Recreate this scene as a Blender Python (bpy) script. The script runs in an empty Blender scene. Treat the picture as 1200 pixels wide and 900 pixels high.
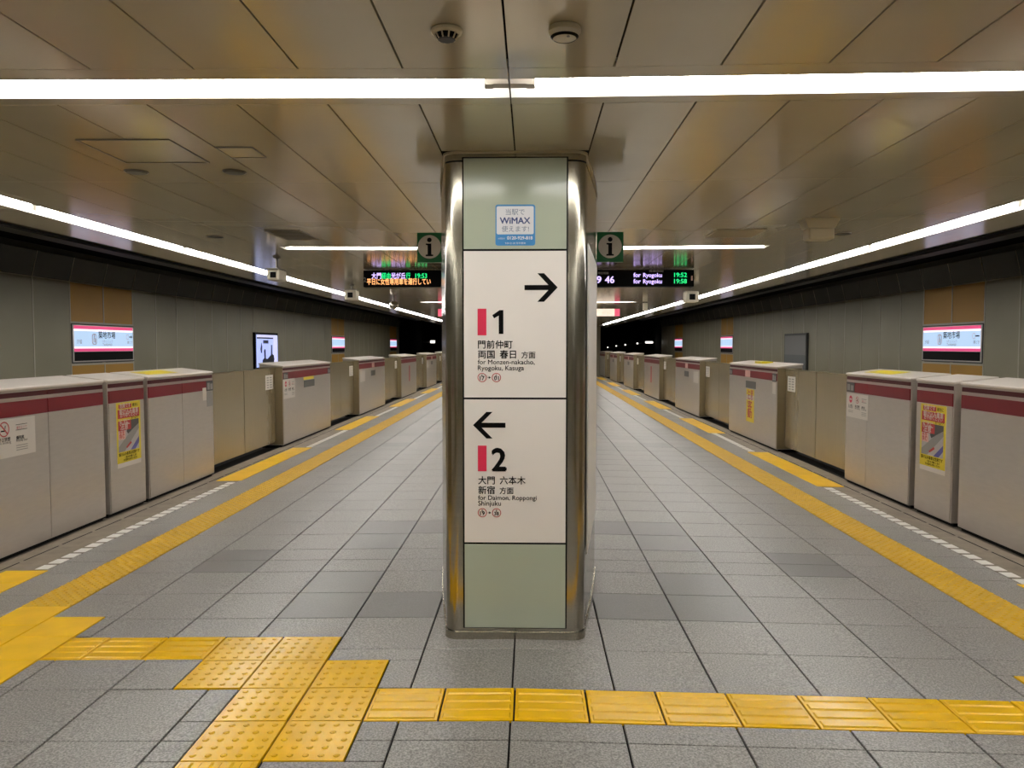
import bpy, math, random
from mathutils import Vector, Matrix
random.seed(7)
SC = bpy.context.scene
COL = SC.collection

# ------------------------------------------------------------------ camera, world, exposure
F_PX = 905.0                      # focal length in pixels of the 1200x900 frame
YAW, PITCH, EYE = 1.4224, 2.8466, 1.53
cam_d = bpy.data.cameras.new('camera'); cam = bpy.data.objects.new('camera', cam_d); COL.objects.link(cam)
cam_d.sensor_width = 36.0; cam_d.lens = F_PX / 1200 * 36.0
cam_d.clip_start = 0.05; cam_d.clip_end = 300
cam.location = (0, 0, EYE)
cam.rotation_euler = (math.radians(90 - PITCH), 0, math.radians(YAW))
SC.camera = cam
w = bpy.data.worlds.new('world'); SC.world = w; w.use_nodes = True
w.node_tree.nodes['Background'].inputs[0].default_value = (0.02, 0.02, 0.022, 1)
w.node_tree.nodes['Background'].inputs[1].default_value = 0.05
SC.view_settings.view_transform = 'Standard'
SC.view_settings.look = 'None'
SC.view_settings.gamma = 1.0
SC.view_settings.use_curve_mapping = False
SC.view_settings.exposure = 0.0
LAMP = 40.0                       # radiance of the lamp tubes

# ------------------------------------------------------------------ dimensions (metres; X right, Y along the platform)
X0 = -0.083                       # centre line of the platform
FS, CS = 0.016, 0.006             # cross falls of floor and ceiling
CZ = 2.51
XL, XR = -3.88, 3.68              # faces of the platform gates
WL, WR = -7.385, 7.215            # faces of the walls across the tracks
YN, YF = -9.0, 43.0
def fz(x): return -FS * abs(x - X0)
def cz(x): return CZ + CS * abs(x - X0)

# ------------------------------------------------------------------ materials
MATS = {}
def mat(name, col, rough=0.5, metal=0.0, emit=None, estr=1.0, spec=0.5, coat=0.0):
    m = bpy.data.materials.new(name); m.use_nodes = True
    b = m.node_tree.nodes['Principled BSDF']
    b.inputs['Base Color'].default_value = (*col, 1)
    b.inputs['Roughness'].default_value = rough
    b.inputs['Metallic'].default_value = metal
    b.inputs['Specular IOR Level'].default_value = spec
    b.inputs['Coat Weight'].default_value = coat
    if emit is not None:
        b.inputs['Emission Color'].default_value = (*emit, 1)
        b.inputs['Emission Strength'].default_value = estr
    MATS[name] = m
    return m
def nodes(m): return m.node_tree.nodes, m.node_tree.links, m.node_tree.nodes['Principled BSDF']
def noise(m, scale, detail=3, stretch=None, rough=0.5):
    N, L, b = nodes(m)
    tc = N.new('ShaderNodeTexCoord'); mp = N.new('ShaderNodeMapping'); n = N.new('ShaderNodeTexNoise')
    g = N.new('ShaderNodeNewGeometry')
    L.new(g.outputs['Position'], mp.inputs['Vector']); L.new(mp.outputs['Vector'], n.inputs['Vector'])
    if stretch: mp.inputs['Scale'].default_value = stretch
    n.inputs['Scale'].default_value = scale; n.inputs['Detail'].default_value = detail; n.inputs['Roughness'].default_value = rough
    return n
def ramp(m, src, stops):
    N, L, b = nodes(m)
    r = N.new('ShaderNodeValToRGB'); L.new(src, r.inputs['Fac'])
    el = r.color_ramp.elements
    while len(el) < len(stops): el.new(0.5)
    for e, (p, c) in zip(el, stops): e.position = p; e.color = (*c, 1)
    return r
def mulcol(m, a, bsock, fac=1.0, blend='MULTIPLY'):
    N, L, b = nodes(m)
    x = N.new('ShaderNodeMix'); x.data_type = 'RGBA'; x.blend_type = blend
    x.inputs[0].default_value = fac
    L.new(a, x.inputs[6]); L.new(bsock, x.inputs[7])
    return x.outputs[2]
def bump(m, src, strength=0.1, dist=0.002):
    N, L, b = nodes(m)
    bp = N.new('ShaderNodeBump'); bp.inputs['Strength'].default_value = strength; bp.inputs['Distance'].default_value = dist
    L.new(src, bp.inputs['Height']); L.new(bp.outputs['Normal'], b.inputs['Normal'])

def granite(name, dark, mid, light, rough):
    m = mat(name, mid, rough)
    N, L, b = nodes(m)
    n = noise(m, 120, 4, rough=0.7)
    r = ramp(m, n.outputs['Fac'], [(0.38, dark), (0.5, mid), (0.62, light)])
    g = N.new('ShaderNodeNewGeometry')
    r2 = ramp(m, g.outputs['Random Per Island'], [(0.0, (0.82, 0.82, 0.82)), (1.0, (1.06, 1.05, 1.04))])
    n2 = noise(m, 2.2, 3)
    r3 = ramp(m, n2.outputs['Fac'], [(0.3, (0.92, 0.91, 0.90)), (0.7, (1.0, 1.0, 1.0))])
    c = mulcol(m, r.outputs['Color'], r2.outputs['Color'])
    c = mulcol(m, c, r3.outputs['Color'])
    L.new(c, b.inputs['Base Color'])
    bump(m, n.outputs['Fac'], 0.12, 0.002)
    return m
granite('stone', (0.115, 0.112, 0.107), (0.235, 0.228, 0.217), (0.375, 0.365, 0.35), 0.33)
granite('stone_dark', (0.11, 0.11, 0.11), (0.14, 0.138, 0.135), (0.17, 0.167, 0.165), 0.30)
mat('grout', (0.015, 0.014, 0.013), 0.9, spec=0.1)

def yellow(name, base, rough, fine=False):
    m = mat(name, base, rough, spec=0.22)
    N, L, b = nodes(m)
    n = noise(m, 6, 4)
    r = ramp(m, n.outputs['Fac'], [(0.3, tuple(c * 0.86 for c in base)), (0.7, base)])
    L.new(r.outputs['Color'], b.inputs['Base Color'])
    n2 = noise(m, 160 if fine else 60, 2)
    bump(m, n2.outputs['Fac'], 0.25 if fine else 0.06, 0.002)
    return m
yellow('yellow', (0.82, 0.475, 0.001), 0.20)
yellow('yellow_mat', (0.84, 0.49, 0.001), 0.40, True)
yellow('yellow_band', (0.60, 0.36, 0.02), 0.45)
mat('white_paint', (0.78, 0.76, 0.72), 0.5)

m = mat('edge_concrete', (0.18, 0.14, 0.10), 0.6)
n = noise(m, 9, 5); r = ramp(m, n.outputs['Fac'], [(0.3, (0.15, 0.12, 0.088)), (0.7, (0.22, 0.18, 0.135))])
m.node_tree.links.new(r.outputs['Color'], nodes(m)[2].inputs['Base Color'])

m = mat('ceiling_metal', (0.55, 0.47, 0.33), 0.14, 0.30, spec=0.6)
N, L, b = nodes(m)
n = noise(m, 1.6, 3); r = ramp(m, n.outputs['Fac'], [(0.3, (0.525, 0.452, 0.318)), (0.7, (0.56, 0.487, 0.35))])
L.new(r.outputs['Color'], b.inputs['Base Color'])
mat('dark_void', (0.004, 0.004, 0.004), 0.9, spec=0.1)
mat('lamp_tray', (0.86, 0.85, 0.82), 0.5)
mat('lamp_tube', (0.9, 0.9, 0.9), 0.5, emit=(1.0, 0.975, 0.93), estr=LAMP)
mat('socket', (0.55, 0.50, 0.44), 0.4)

def brushed(name, col, rough, metal, amt=0.12, stretch=(1, 1, 220)):
    m = mat(name, col, rough, metal)
    N, L, b = nodes(m)
    n = noise(m, 1.0, 3, stretch)
    r = ramp(m, n.outputs['Fac'], [(0.3, tuple(c * (1 - amt) for c in col)), (0.7, tuple(min(1, c * (1 + amt)) for c in col))])
    L.new(r.outputs['Color'], b.inputs['Base Color'])
    return m
brushed('steel', (0.38, 0.352, 0.285), 0.17, 1.0, 0.08)
brushed('gate_silver', (0.52, 0.475, 0.43), 0.28, 0.45, 0.03, (1, 8, 40))
brushed('gate_top', (0.78, 0.71, 0.65), 0.38, 0.25, 0.02, (1, 8, 8))  # paler than gate_silver: lamp light from above is painted into the colour
brushed('gate_gold', (0.385, 0.325, 0.21), 0.26, 0.6, 0.03, (1, 30, 4))
brushed('gate_end', (0.27, 0.225, 0.14), 0.34, 0.75, 0.03, (1, 4, 30))
mat('red', (0.17, 0.007, 0.012), 0.45, spec=0.3)
mat('red_shaded', (0.075, 0.006, 0.01), 0.5, spec=0.25)  # upper stripe: the stripe red, darkened to paint in shade below the top cover
mat('black', (0.004, 0.004, 0.004), 0.5, spec=0.06)
mat('dark_grey', (0.06, 0.06, 0.058), 0.5)
mat('screen_grey', (0.10, 0.10, 0.09), 0.3)
mat('mid_grey', (0.28, 0.27, 0.25), 0.5)
mat('sign_white', (0.80, 0.755, 0.71), 0.35)
mat('paper', (0.70, 0.655, 0.60), 0.5)
mat('sign_red', (0.62, 0.02, 0.07), 0.4)
mat('ring_red', (0.50, 0.05, 0.06), 0.4)
mat('glass_green', (0.39, 0.43, 0.335), 0.16, spec=0.38)
mat('poster_yellow', (0.78, 0.62, 0.02), 0.4)
mat('poster_red', (0.50, 0.03, 0.025), 0.4)
mat('poster_pink', (0.75, 0.45, 0.40), 0.4)
mat('poster_blue', (0.10, 0.09, 0.33), 0.4)
mat('poster_grey', (0.45, 0.42, 0.42), 0.4)
mat('sticker_blue', (0.03, 0.20, 0.46), 0.35)
mat('sticker_white', (0.66, 0.66, 0.68), 0.4)
mat('navy', (0.03, 0.05, 0.16), 0.4)
mat('slate_ink', (0.16, 0.20, 0.27), 0.4)
mat('info_green', (0.008, 0.10, 0.025), 0.4, spec=0.15)
mat('info_disc', (0.42, 0.38, 0.29), 0.4)
mat('cream', (0.52, 0.45, 0.30), 0.4)
mat('cream_white', (0.62, 0.57, 0.46), 0.4)
mat('bracket', (0.25, 0.23, 0.2), 0.4, 0.8)
mat('alu', (0.62, 0.60, 0.57), 0.35, 0.8)
m = mat('wall_panel', (0.40, 0.375, 0.275), 0.42)
N, L, b = nodes(m)
n = noise(m, 0.8, 4); r = ramp(m, n.outputs['Fac'], [(0.3, (0.275, 0.252, 0.165)), (0.7, (0.315, 0.29, 0.195))])
L.new(r.outputs['Color'], b.inputs['Base Color'])
mat('wall_orange', (0.52, 0.27, 0.03), 0.45)
mat('wall_dark', (0.075, 0.075, 0.06), 0.5)
mat('wall_joint', (0.52, 0.48, 0.38), 0.5)
mat('track', (0.03, 0.028, 0.026), 0.9)
mat('name_sign_white', (0.1, 0.1, 0.1), 0.4, emit=(0.50, 0.70, 0.96), estr=0.95)
mat('name_sign_border', (0.2, 0.2, 0.2), 0.4, emit=(1.0, 0.86, 0.96), estr=1.3)
mat('name_sign_pink', (0.6, 0.05, 0.2), 0.4, emit=(0.85, 0.065, 0.22), estr=0.75)
mat('ad_lit', (0.5, 0.5, 0.6), 0.3, emit=(0.40, 0.50, 0.95), estr=0.95)
mat('ad_lit_pale', (0.5, 0.5, 0.6), 0.3, emit=(0.62, 0.62, 0.95), estr=1.0)
mat('ad_ink', (0.02, 0.025, 0.05), 0.4)
mat('ad_glass', (0.26, 0.27, 0.28), 0.15)
mat('ad_glass_pale', (0.34, 0.34, 0.34), 0.15)
mat('led_violet', (0.1, 0.1, 0.1), 0.5, emit=(0.62, 0.47, 1.0), estr=1.7)
mat('led_green', (0.1, 0.1, 0.1), 0.5, emit=(0.0, 0.85, 0.23), estr=1.2)
mat('led_orange', (0.1, 0.1, 0.1), 0.5, emit=(1.0, 0.42, 0.14), estr=1.6)
mat('far_sign', (0.8, 0.8, 0.8), 0.4, emit=(1.0, 0.80, 0.62), estr=0.95)
mat('far_sign_pink', (0.6, 0.1, 0.2), 0.4, emit=(0.9, 0.12, 0.20), estr=0.8)
mat('tunnel_lamp', (0.9, 0.9, 0.9), 0.4, emit=(1.0, 0.93, 0.85), estr=2.0)

# ------------------------------------------------------------------ mesh helpers
class MB:
    def __init__(s): s.v = []; s.f = []
    def box(s, x0, x1, y0, y1, z0, z1):
        x0, x1 = min(x0, x1), max(x0, x1); y0, y1 = min(y0, y1), max(y0, y1); z0, z1 = min(z0, z1), max(z0, z1)
        k = len(s.v)
        s.v += [(x0, y0, z0), (x1, y0, z0), (x1, y1, z0), (x0, y1, z0), (x0, y0, z1), (x1, y0, z1), (x1, y1, z1), (x0, y1, z1)]
        s.f += [tuple(k + i for i in q) for q in ((0, 3, 2, 1), (4, 5, 6, 7), (0, 1, 5, 4), (1, 2, 6, 5), (2, 3, 7, 6), (3, 0, 4, 7))]
        return s
    def hexa(s, bottom, top):
        k = len(s.v); s.v += list(bottom) + list(top)
        s.f += [tuple(k + i for i in q) for q in ((0, 3, 2, 1), (4, 5, 6, 7), (0, 1, 5, 4), (1, 2, 6, 5), (2, 3, 7, 6), (3, 0, 4, 7))]
        return s
    def prism(s, pts, a, b, fn=None):
        """extrude a 2-D outline (counter-clockwise) from a to b; fn maps (u, v, t) to a point"""
        fn = fn or (lambda u, v, t: (u, v, t))
        k = len(s.v); n = len(pts)
        s.v += [fn(u, v, a) for u, v in pts] + [fn(u, v, b) for u, v in pts]
        s.f.append(tuple(k + i for i in range(n))[::-1]); s.f.append(tuple(k + n + i for i in range(n)))
        for i in range(n):
            j = (i + 1) % n
            s.f.append((k + i, k + j, k + n + j, k + n + i))
        return s
    def cyl(s, p, q, r, n=12, r2=None):
        p, q = Vector(p), Vector(q); d = (q - p).normalized()
        a = d.orthogonal().normalized(); b = d.cross(a); r2 = r if r2 is None else r2
        k = len(s.v)
        for c, rr in ((p, r), (q, r2)):
            for i in range(n):
                t = 2 * math.pi * i / n
                s.v.append(tuple(c + a * rr * math.cos(t) + b * rr * math.sin(t)))
        s.f.append(tuple(k + i for i in range(n))[::-1]); s.f.append(tuple(k + n + i for i in range(n)))
        for i in range(n):
            j = (i + 1) % n; s.f.append((k + i, k + j, k + n + j, k + n + i))
        return s
    def lathe(s, c, prof, n=24, cap=True):
        """profile of (radius, z) going up around the vertical through c"""
        k = len(s.v)
        for r, z in prof:
            for i in range(n):
                t = 2 * math.pi * i / n; s.v.append((c[0] + r * math.cos(t), c[1] + r * math.sin(t), c[2] + z))
        for j in range(len(prof) - 1):
            for i in range(n):
                i2 = (i + 1) % n
                s.f.append((k + j * n + i, k + j * n + i2, k + (j + 1) * n + i2, k + (j + 1) * n + i))
        if cap:
            s.f.append(tuple(k + i for i in range(n))[::-1]); s.f.append(tuple(k + (len(prof) - 1) * n + i for i in range(n)))
        return s
    def mesh(s, name, smooth=False):
        me = bpy.data.meshes.new(name); me.from_pydata(s.v, [], s.f); me.update()
        if smooth:
            for p in me.polygons: p.use_smooth = True
            me.set_sharp_from_angle(angle=math.radians(40))
        return me

BASE = {}
def wloc(o): return BASE.get(o.name, Vector((0, 0, 0))) if o is not None else Vector((0, 0, 0))
def link(name, me, material, parent=None, loc=(0, 0, 0), rot=None, kind=None, label=None):
    o = bpy.data.objects.new(name, me); COL.objects.link(o)
    if me is not None and material is not None and len(me.materials) == 0: me.materials.append(MATS[material])
    o.location = Vector(loc) - wloc(parent)
    if rot: o.rotation_euler = rot
    if parent is not None: o.parent = parent
    if kind: o['kind'] = kind
    if label: o['label'] = label
    BASE[o.name] = Vector(loc)
    return o
def build(mb, name, material, parent=None, kind=None, label=None, smooth=False, bevel=0.0):
    """world-coordinate mesh -> object whose origin is the middle of its base"""
    xs, ys, zs = zip(*mb.v)
    c = Vector(((min(xs) + max(xs)) / 2, (min(ys) + max(ys)) / 2, min(zs)))
    mb.v = [tuple(Vector(p) - c) for p in mb.v]
    o = link(name, mb.mesh(name, smooth), material, parent, c, kind=kind, label=label)
    if bevel:
        bv = o.modifiers.new('bevel', 'BEVEL'); bv.width = bevel; bv.segments = 2; bv.limit_method = 'ANGLE'
    return o
def tag(o, label, cat, group=None):
    o['label'] = label; o['category'] = cat
    if group: o['group'] = group
    return o
def thing(name, label, cat, loc, group=None):
    o = bpy.data.objects.new(name, None); COL.objects.link(o); o.location = loc; o.empty_display_size = 0.1
    BASE[o.name] = Vector(loc)
    return tag(o, label, cat, group)
def box(name, material, parent, x0, x1, y0, y1, z0, z1, **k):
    return build(MB().box(x0, x1, y0, y1, z0, z1), name, material, parent, **k)

# flat print on a vertical face: plane = (origin, right vector, normal)
TXT = {}
def text_mesh(body, bold=0.0, spacing=1.0):
    key = (body, bold, spacing)
    if key in TXT: return TXT[key]
    cu = bpy.data.curves.new('lettering', 'FONT'); cu.body = body; cu.size = 1.0; cu.resolution_u = 3
    cu.offset = bold; cu.space_character = spacing
    o = bpy.data.objects.new('lettering_source', cu); COL.objects.link(o)
    bpy.context.view_layer.update()
    me = bpy.data.meshes.new_from_object(o.evaluated_get(bpy.context.evaluated_depsgraph_get()))
    bpy.data.objects.remove(o); bpy.data.curves.remove(cu)
    xs = [v.co.x for v in me.vertices] or [0, 1]
    TXT[key] = (me, min(xs), max(xs))
    return TXT[key]
class Face:
    """a vertical surface that carries print: u runs to the reader's right, z is world height"""
    def __init__(s, o, right, normal): s.o = Vector(o); s.r = Vector(right).normalized(); s.n = Vector(normal).normalized()
    def p(s, u, z, d=0.0):
        q = s.o + s.r * u + s.n * d; return Vector((q.x, q.y, z))
    def text(s, body, material, parent, u0, u1, z, d=0.003, bold=0.0, h=None, name='lettering', spacing=1.0):
        me, a, b = text_mesh(body, 0.0, spacing)
        a -= bold; b += bold
        k = (u1 - u0) / (b - a); kz = k if h is None else h
        new = bpy.data.meshes.new(name)
        vs, fs_ = [], []
        for i_, (dx, dy) in enumerate([(0, 0)] if not bold else [(-bold, 0), (bold, 0), (0, bold), (0, -bold)]):
            n0 = len(vs)                      # the overlaid copies lie 0.2 mm apart so that they do not shade each other
            vs += [((v.co.x + dx - a) * k, (v.co.y + dy) * kz, i_ * 0.0002) for v in me.vertices]
            fs_ += [tuple(n0 + i for i in p.vertices) for p in me.polygons]
        new.from_pydata(vs, [], fs_); new.update()
        up = Vector((0, 0, 1))
        o = link(name, new, material, parent, s.p(u0, z, d))
        R = Matrix((s.r, up, s.n)).transposed()
        o.rotation_euler = R.to_euler()
        return o
    def poly(s, pts, material, parent, d0=0.0, d1=0.003, name='print', **k):
        mb = MB().prism(pts, d0, d1, lambda u, z, t: tuple(s.p(u, z, t)))
        return build(mb, name, material, parent, **k)
    def rect(s, u0, u1, z0, z1, material, parent, d0=0.0, d1=0.003, name='print', **k):
        return s.poly([(u0, z0), (u1, z0), (u1, z1), (u0, z1)], material, parent, d0, d1, name, **k)
    def disc(s, u, z, r, material, parent, d0=0.0, d1=0.003, name='disc', n=24, **k):
        return s.poly([(u + r * math.cos(2 * math.pi * i / n), z + r * math.sin(2 * math.pi * i / n)) for i in range(n)], material, parent, d0, d1, name, **k)
    def ring(s, u, z, r, t, material, parent, d=0.003, name='ring', n=28):
        mb = MB()
        for rr in (r, r - t):
            for i in range(n): mb.v.append(tuple(s.p(u + rr * math.cos(2 * math.pi * i / n), z + rr * math.sin(2 * math.pi * i / n), d)))
        mb.f = [(i, (i + 1) % n, n + (i + 1) % n, n + i) for i in range(n)]
        return build(mb, name, material, parent)

ORD = ['first', 'second', 'third', 'fourth', 'fifth', 'sixth', 'seventh', 'eighth', 'ninth', 'tenth', 'eleventh', 'twelfth']

# ------------------------------------------------------------------ floor
def crown(mb, xa, xb, y0, y1, drop, thick):
    xs = sorted({xa, xb} | ({X0} if xa < X0 < xb else set()))
    for a, b_ in zip(xs, xs[1:]):
        za, zb = fz(a) - drop, fz(b_) - drop
        mb.hexa([(a, y0, za - thick), (b_, y0, zb - thick), (b_, y1, zb - thick), (a, y1, za - thick)],
                [(a, y0, za), (b_, y0, zb), (b_, y1, zb), (a, y1, za)])
    return mb
floor = build(crown(MB(), -4.17, 3.97, YN, YF, 0.012, 0.25), 'floor', 'grout', kind='structure')

P = 0.4575
rows = [2.926]
while rows[0] > YN + 0.5: rows.insert(0, rows[0] - 0.457)
rows += [3.383, 3.839, 4.295, 4.747, 5.207, 5.50, 5.795, 6.267, 6.733]
while rows[-1] < YF - 0.5: rows.append(rows[-1] + 0.468)
BANDS = {-1: (-3.085, -2.777), 1: (2.637, 2.945)}
T = 0.311
yel = []       # floor rectangles taken by tactile tiles: x0, x1, y0, y1
dome_x = [-1.625, -1.314, -1.003, -0.692]; dome_y = [2.775, 3.083, 3.391, 3.700, 4.010]
DOMES = [(0, 3), (1, 3), (0, 2), (1, 2), (2, 2), (1, 1), (2, 1), (1, 0), (2, 0)]
DOMES = [(dome_x[i], dome_x[i + 1], dome_y[j], dome_y[j + 1]) for i, j in DOMES]
BARS_R = [(-0.692 + i * T, -0.692 + (i + 1) * T, 3.080, 3.383) for i in range(9)] + [(2.107, 2.29, 3.080, 3.383)]
BARS_L = [(-2.46, -2.247, 3.722, 4.014), (-2.247, -1.936, 3.722, 4.014), (-1.936, -1.625, 3.722, 4.014)]
BARS_Y = [(-1.314, -1.003, 2.775 - 0.308 * (i + 1), 2.775 - 0.308 * i) for i in range(3)]
BLOCK_L = [(-3.085, -2.777, 4.21, 4.518), (-3.085, -2.777, 3.902, 4.21), (-2.777, -2.46, 4.031, 4.339), (-2.777, -2.46, 3.723, 4.031), (-2.777, -2.46, 3.415, 3.723)]
BLOCK_R = [(2.29, 2.637, 3.347, 3.655), (2.29, 2.637, 3.039, 3.347), (2.29, 2.637, 2.731, 3.039), (2.637, 2.945, 3.218, 3.526), (2.637, 2.945, 2.91, 3.218)]
yel = DOMES + BARS_R + BARS_L + BARS_Y + BLOCK_L + BLOCK_R
def subtract(rects, cut):
    out = []
    for (a, b_, c, d) in rects:
        x0, x1, y0, y1 = cut
        if x1 <= a + 1e-4 or x0 >= b_ - 1e-4 or y1 <= c + 1e-4 or y0 >= d - 1e-4: out.append((a, b_, c, d)); continue
        if c < y0: out.append((a, b_, c, y0))
        if d > y1: out.append((a, b_, y1, d))
        ya, yb = max(c, y0), min(d, y1)
        if a < x0: out.append((a, x0, ya, yb))
        if b_ > x1: out.append((x1, b_, ya, yb))
    return [q for q in out if q[1] - q[0] > 0.02 and q[3] - q[2] > 0.02]
darks = {(1, 4.295), (2, 4.295), (2, 4.747), (1, 6.267), (2, 6.267), (2, 5.795), (4, 5.207), (4, 5.50),
         (-2, 4.295), (-3, 4.295), (-3, 4.747), (-2, 6.267), (-3, 6.267), (-3, 5.795), (-5, 5.207), (-5, 5.50)}
far_dark = {(2, 23), (1, 24), (-3, 23), (-2, 24), (2, 26), (-3, 26), (4, 20), (-5, 20), (1, 31), (-2, 31), (2, 33), (-3, 33)}
i0 = rows.index(2.926)
stones = []
for i in range(len(rows) - 1):
    y0, y1 = rows[i], rows[i + 1]
    cells = []
    for c in range(-6, 6):
        a, b_ = X0 + P * c, X0 + P * (c + 1)
        a, b_ = max(a, BANDS[-1][1]), min(b_, BANDS[1][0])
        cells.append((c, (a, b_, y0, y1)))
    cells.append((-9, (-3.425, BANDS[-1][0], y0, y1))); cells.append((9, (BANDS[1][1], 3.265, y0, y1)))
    for c, rc in cells:
        rr = [rc]
        if y0 < 4.6 and y1 > 1.0:
            for q in yel: rr = subtract(rr, q)
        for q in rr:
            dk = (c, y0) in darks or (c, i - i0) in far_dark
            stones.append((q, dk))
G = 0.0042; GY = 0.0024; TH = 0.012
near = [s for s in stones if s[0][3] > 2.45]
near.sort(key=lambda s: s[0][2]); near_set = near[:300]
ids = {id(s) for s in near_set}
cache = {}
def slab_mesh(wd, ln, key, th=TH, extra=None):
    k = (round(wd, 3), round(ln, 3), key)
    if k not in cache:
        mb = MB(); a, b_ = wd / 2 - G, ln / 2 - GY
        ch = 0.0018
        v = [(-a, -b_, -th), (a, -b_, -th), (a, b_, -th), (-a, b_, -th), (-a, -b_, -ch), (a, -b_, -ch), (a, b_, -ch), (-a, b_, -ch),
             (-a + ch, -b_ + ch, 0), (a - ch, -b_ + ch, 0), (a - ch, b_ - ch, 0), (-a + ch, b_ - ch, 0)]
        mb.v = v
        mb.f = [(8, 9, 10, 11)] + [(i, (i + 1) % 4, 4 + (i + 1) % 4, 4 + i) for i in range(4)] + [(4 + i, 4 + (i + 1) % 4, 8 + (i + 1) % 4, 8 + i) for i in range(4)]
        if extra: extra(mb, wd, ln)
        cache[k] = mb.mesh(key)
    return cache[k]
def tilt(x): return (0, math.atan(FS) * (1 if x > X0 else -1), 0)
def lay(name, material, parent, rc, key, extra=None, dz=0.0, th=TH, wob=False):
    a, b_, c, d = rc; x, y = (a + b_) / 2, (c + d) / 2
    me = slab_mesh(b_ - a, d - c, key, th, extra)
    t_ = tilt(x); j = 0.006 if wob else 0.0
    return link(name, me, material, parent, (x, y, fz(x) + dz), (random.uniform(-j, j), t_[1] + random.uniform(-j, j), 0))
for q, dk in near_set:
    lay('paving_stone', 'stone_dark' if dk else 'stone', floor, q, 'stone_dark' if dk else 'stone')
for dk in (False, True):
    mb = MB()
    for s in stones:
        if id(s) in ids or s[1] != dk: continue
        a, b_, c, d = s[0]
        a += G; b_ -= G; c += GY; d -= GY
        mb.hexa([(a, c, fz(a) - TH), (b_, c, fz(b_) - TH), (b_, d, fz(b_) - TH), (a, d, fz(a) - TH)], [(a, c, fz(a)), (b_, c, fz(b_)), (b_, d, fz(b_)), (a, d, fz(a))])
    build(mb, 'paving_stones', 'stone_dark' if dk else 'stone', floor, kind='stuff')

# tactile paving
def dome_tile(mb, wd, ln):
    for i in range(5):
        for j in range(5):
            x, y = (i - 2) * wd * 0.19, (j - 2) * ln * 0.19
            mb.lathe((x, y, 0), [(0.0140, -0.001), (0.0105, 0.0024), (0.005, 0.0038)], 8)
def bars(n, along_x):
    def f(mb, wd, ln):
        for i in range(n):
            if along_x:
                h, y = wd / 2 - 0.014, (i - (n - 1) / 2) * ln * 0.245
                mb.hexa([(-h, y - 0.026, -0.001), (h, y - 0.026, -0.001), (h, y + 0.026, -0.001), (-h, y + 0.026, -0.001)],
                        [(-h + 0.006, y - 0.018, 0.005), (h - 0.006, y - 0.018, 0.005), (h - 0.006, y + 0.018, 0.005), (-h + 0.006, y + 0.018, 0.005)])
            else:
                h, x = ln / 2 - 0.014, (i - (n - 1) / 2) * wd * 0.245
                mb.hexa([(x - 0.026, -h, -0.001), (x + 0.026, -h, -0.001), (x + 0.026, h, -0.001), (x - 0.026, h, -0.001)],
                        [(x - 0.018, -h + 0.006, 0.005), (x + 0.018, -h + 0.006, 0.005), (x + 0.018, h - 0.006, 0.005), (x - 0.018, h - 0.006, 0.005)])
    return f
def fine_dots(mb, wd, ln):
    nx, ny = 9, 9
    for i in range(nx):
        for j in range(ny):
            x, y = (i - (nx - 1) / 2) * wd / nx, (j - (ny - 1) / 2) * ln / ny
            if (i + j) % 2: continue
            h = 0.0115; t = 0.006
            mb.hexa([(x - h, y - h, -0.001), (x + h, y - h, -0.001), (x + h, y + h, -0.001), (x - h, y + h, -0.001)],
                    [(x - t, y - t, 0.0055), (x + t, y - t, 0.0055), (x + t, y + t, 0.0055), (x - t, y + t, 0.0055)])
def strip(name, label, rects, material, key, extra, dz=0.001):
    a = rects[0]
    t = thing(name, label, 'tactile paving', ((a[0] + a[1]) / 2, (a[2] + a[3]) / 2, fz((a[0] + a[1]) / 2)))
    for rc in rects: lay('tactile_tile', material, t, rc, key, extra, dz, wob=True)
    return t
strip('tactile_patch', 'stepped patch of yellow warning tiles with raised domes in the left foreground', DOMES, 'yellow', 'dome', dome_tile, 0.002)
strip('tactile_guide_path', 'row of yellow guide tiles with raised bars crossing in front of the column', BARS_R, 'yellow', 'bar_x', bars(4, True), 0.002)
strip('tactile_guide_path', 'short row of three yellow bar tiles left of the dome patch', BARS_L, 'yellow', 'bar_x', bars(4, True), 0.002)
strip('tactile_guide_path', 'yellow bar tile running towards the viewer below the dome patch', BARS_Y, 'yellow', 'bar_y', bars(4, False), 0.002)
strip('tactile_block', 'stepped block of plain yellow tiles at the left end of the guide path', BLOCK_L, 'yellow_mat', 'plain', None, 0.002)
strip('tactile_block', 'corner of plain yellow tiles at the right picture edge', BLOCK_R, 'yellow_mat', 'plain', None, 0.002)
for s, (a, b_) in BANDS.items():
    y = 4.518 if s < 0 else 3.526
    rc = []
    while y < YF - 0.4: rc.append((a, b_, y, y + 0.308)); y += 0.308
    strip('tactile_band', 'long dotted yellow warning band along the %s gates' % ('left' if s < 0 else 'right'), rc, 'yellow_band', 'fine', fine_dots, 0.002)
    y = 3.9 if s < 0 else 2.9
    mb = MB()
    while y > YN + 0.5:
        xa, xb = a + G, b_ - G
        mb.hexa([(xa, y - 0.305, fz(xa) - TH), (xb, y - 0.305, fz(xb) - TH), (xb, y, fz(xb) - TH), (xa, y, fz(xa) - TH)],
                [(xa, y - 0.305, fz(xa)), (xb, y - 0.305, fz(xb)), (xb, y, fz(xb)), (xa, y, fz(xa))]); y -= 0.308
    build(mb, 'tactile_tiles_behind', 'yellow_band', floor, kind='stuff')

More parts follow.
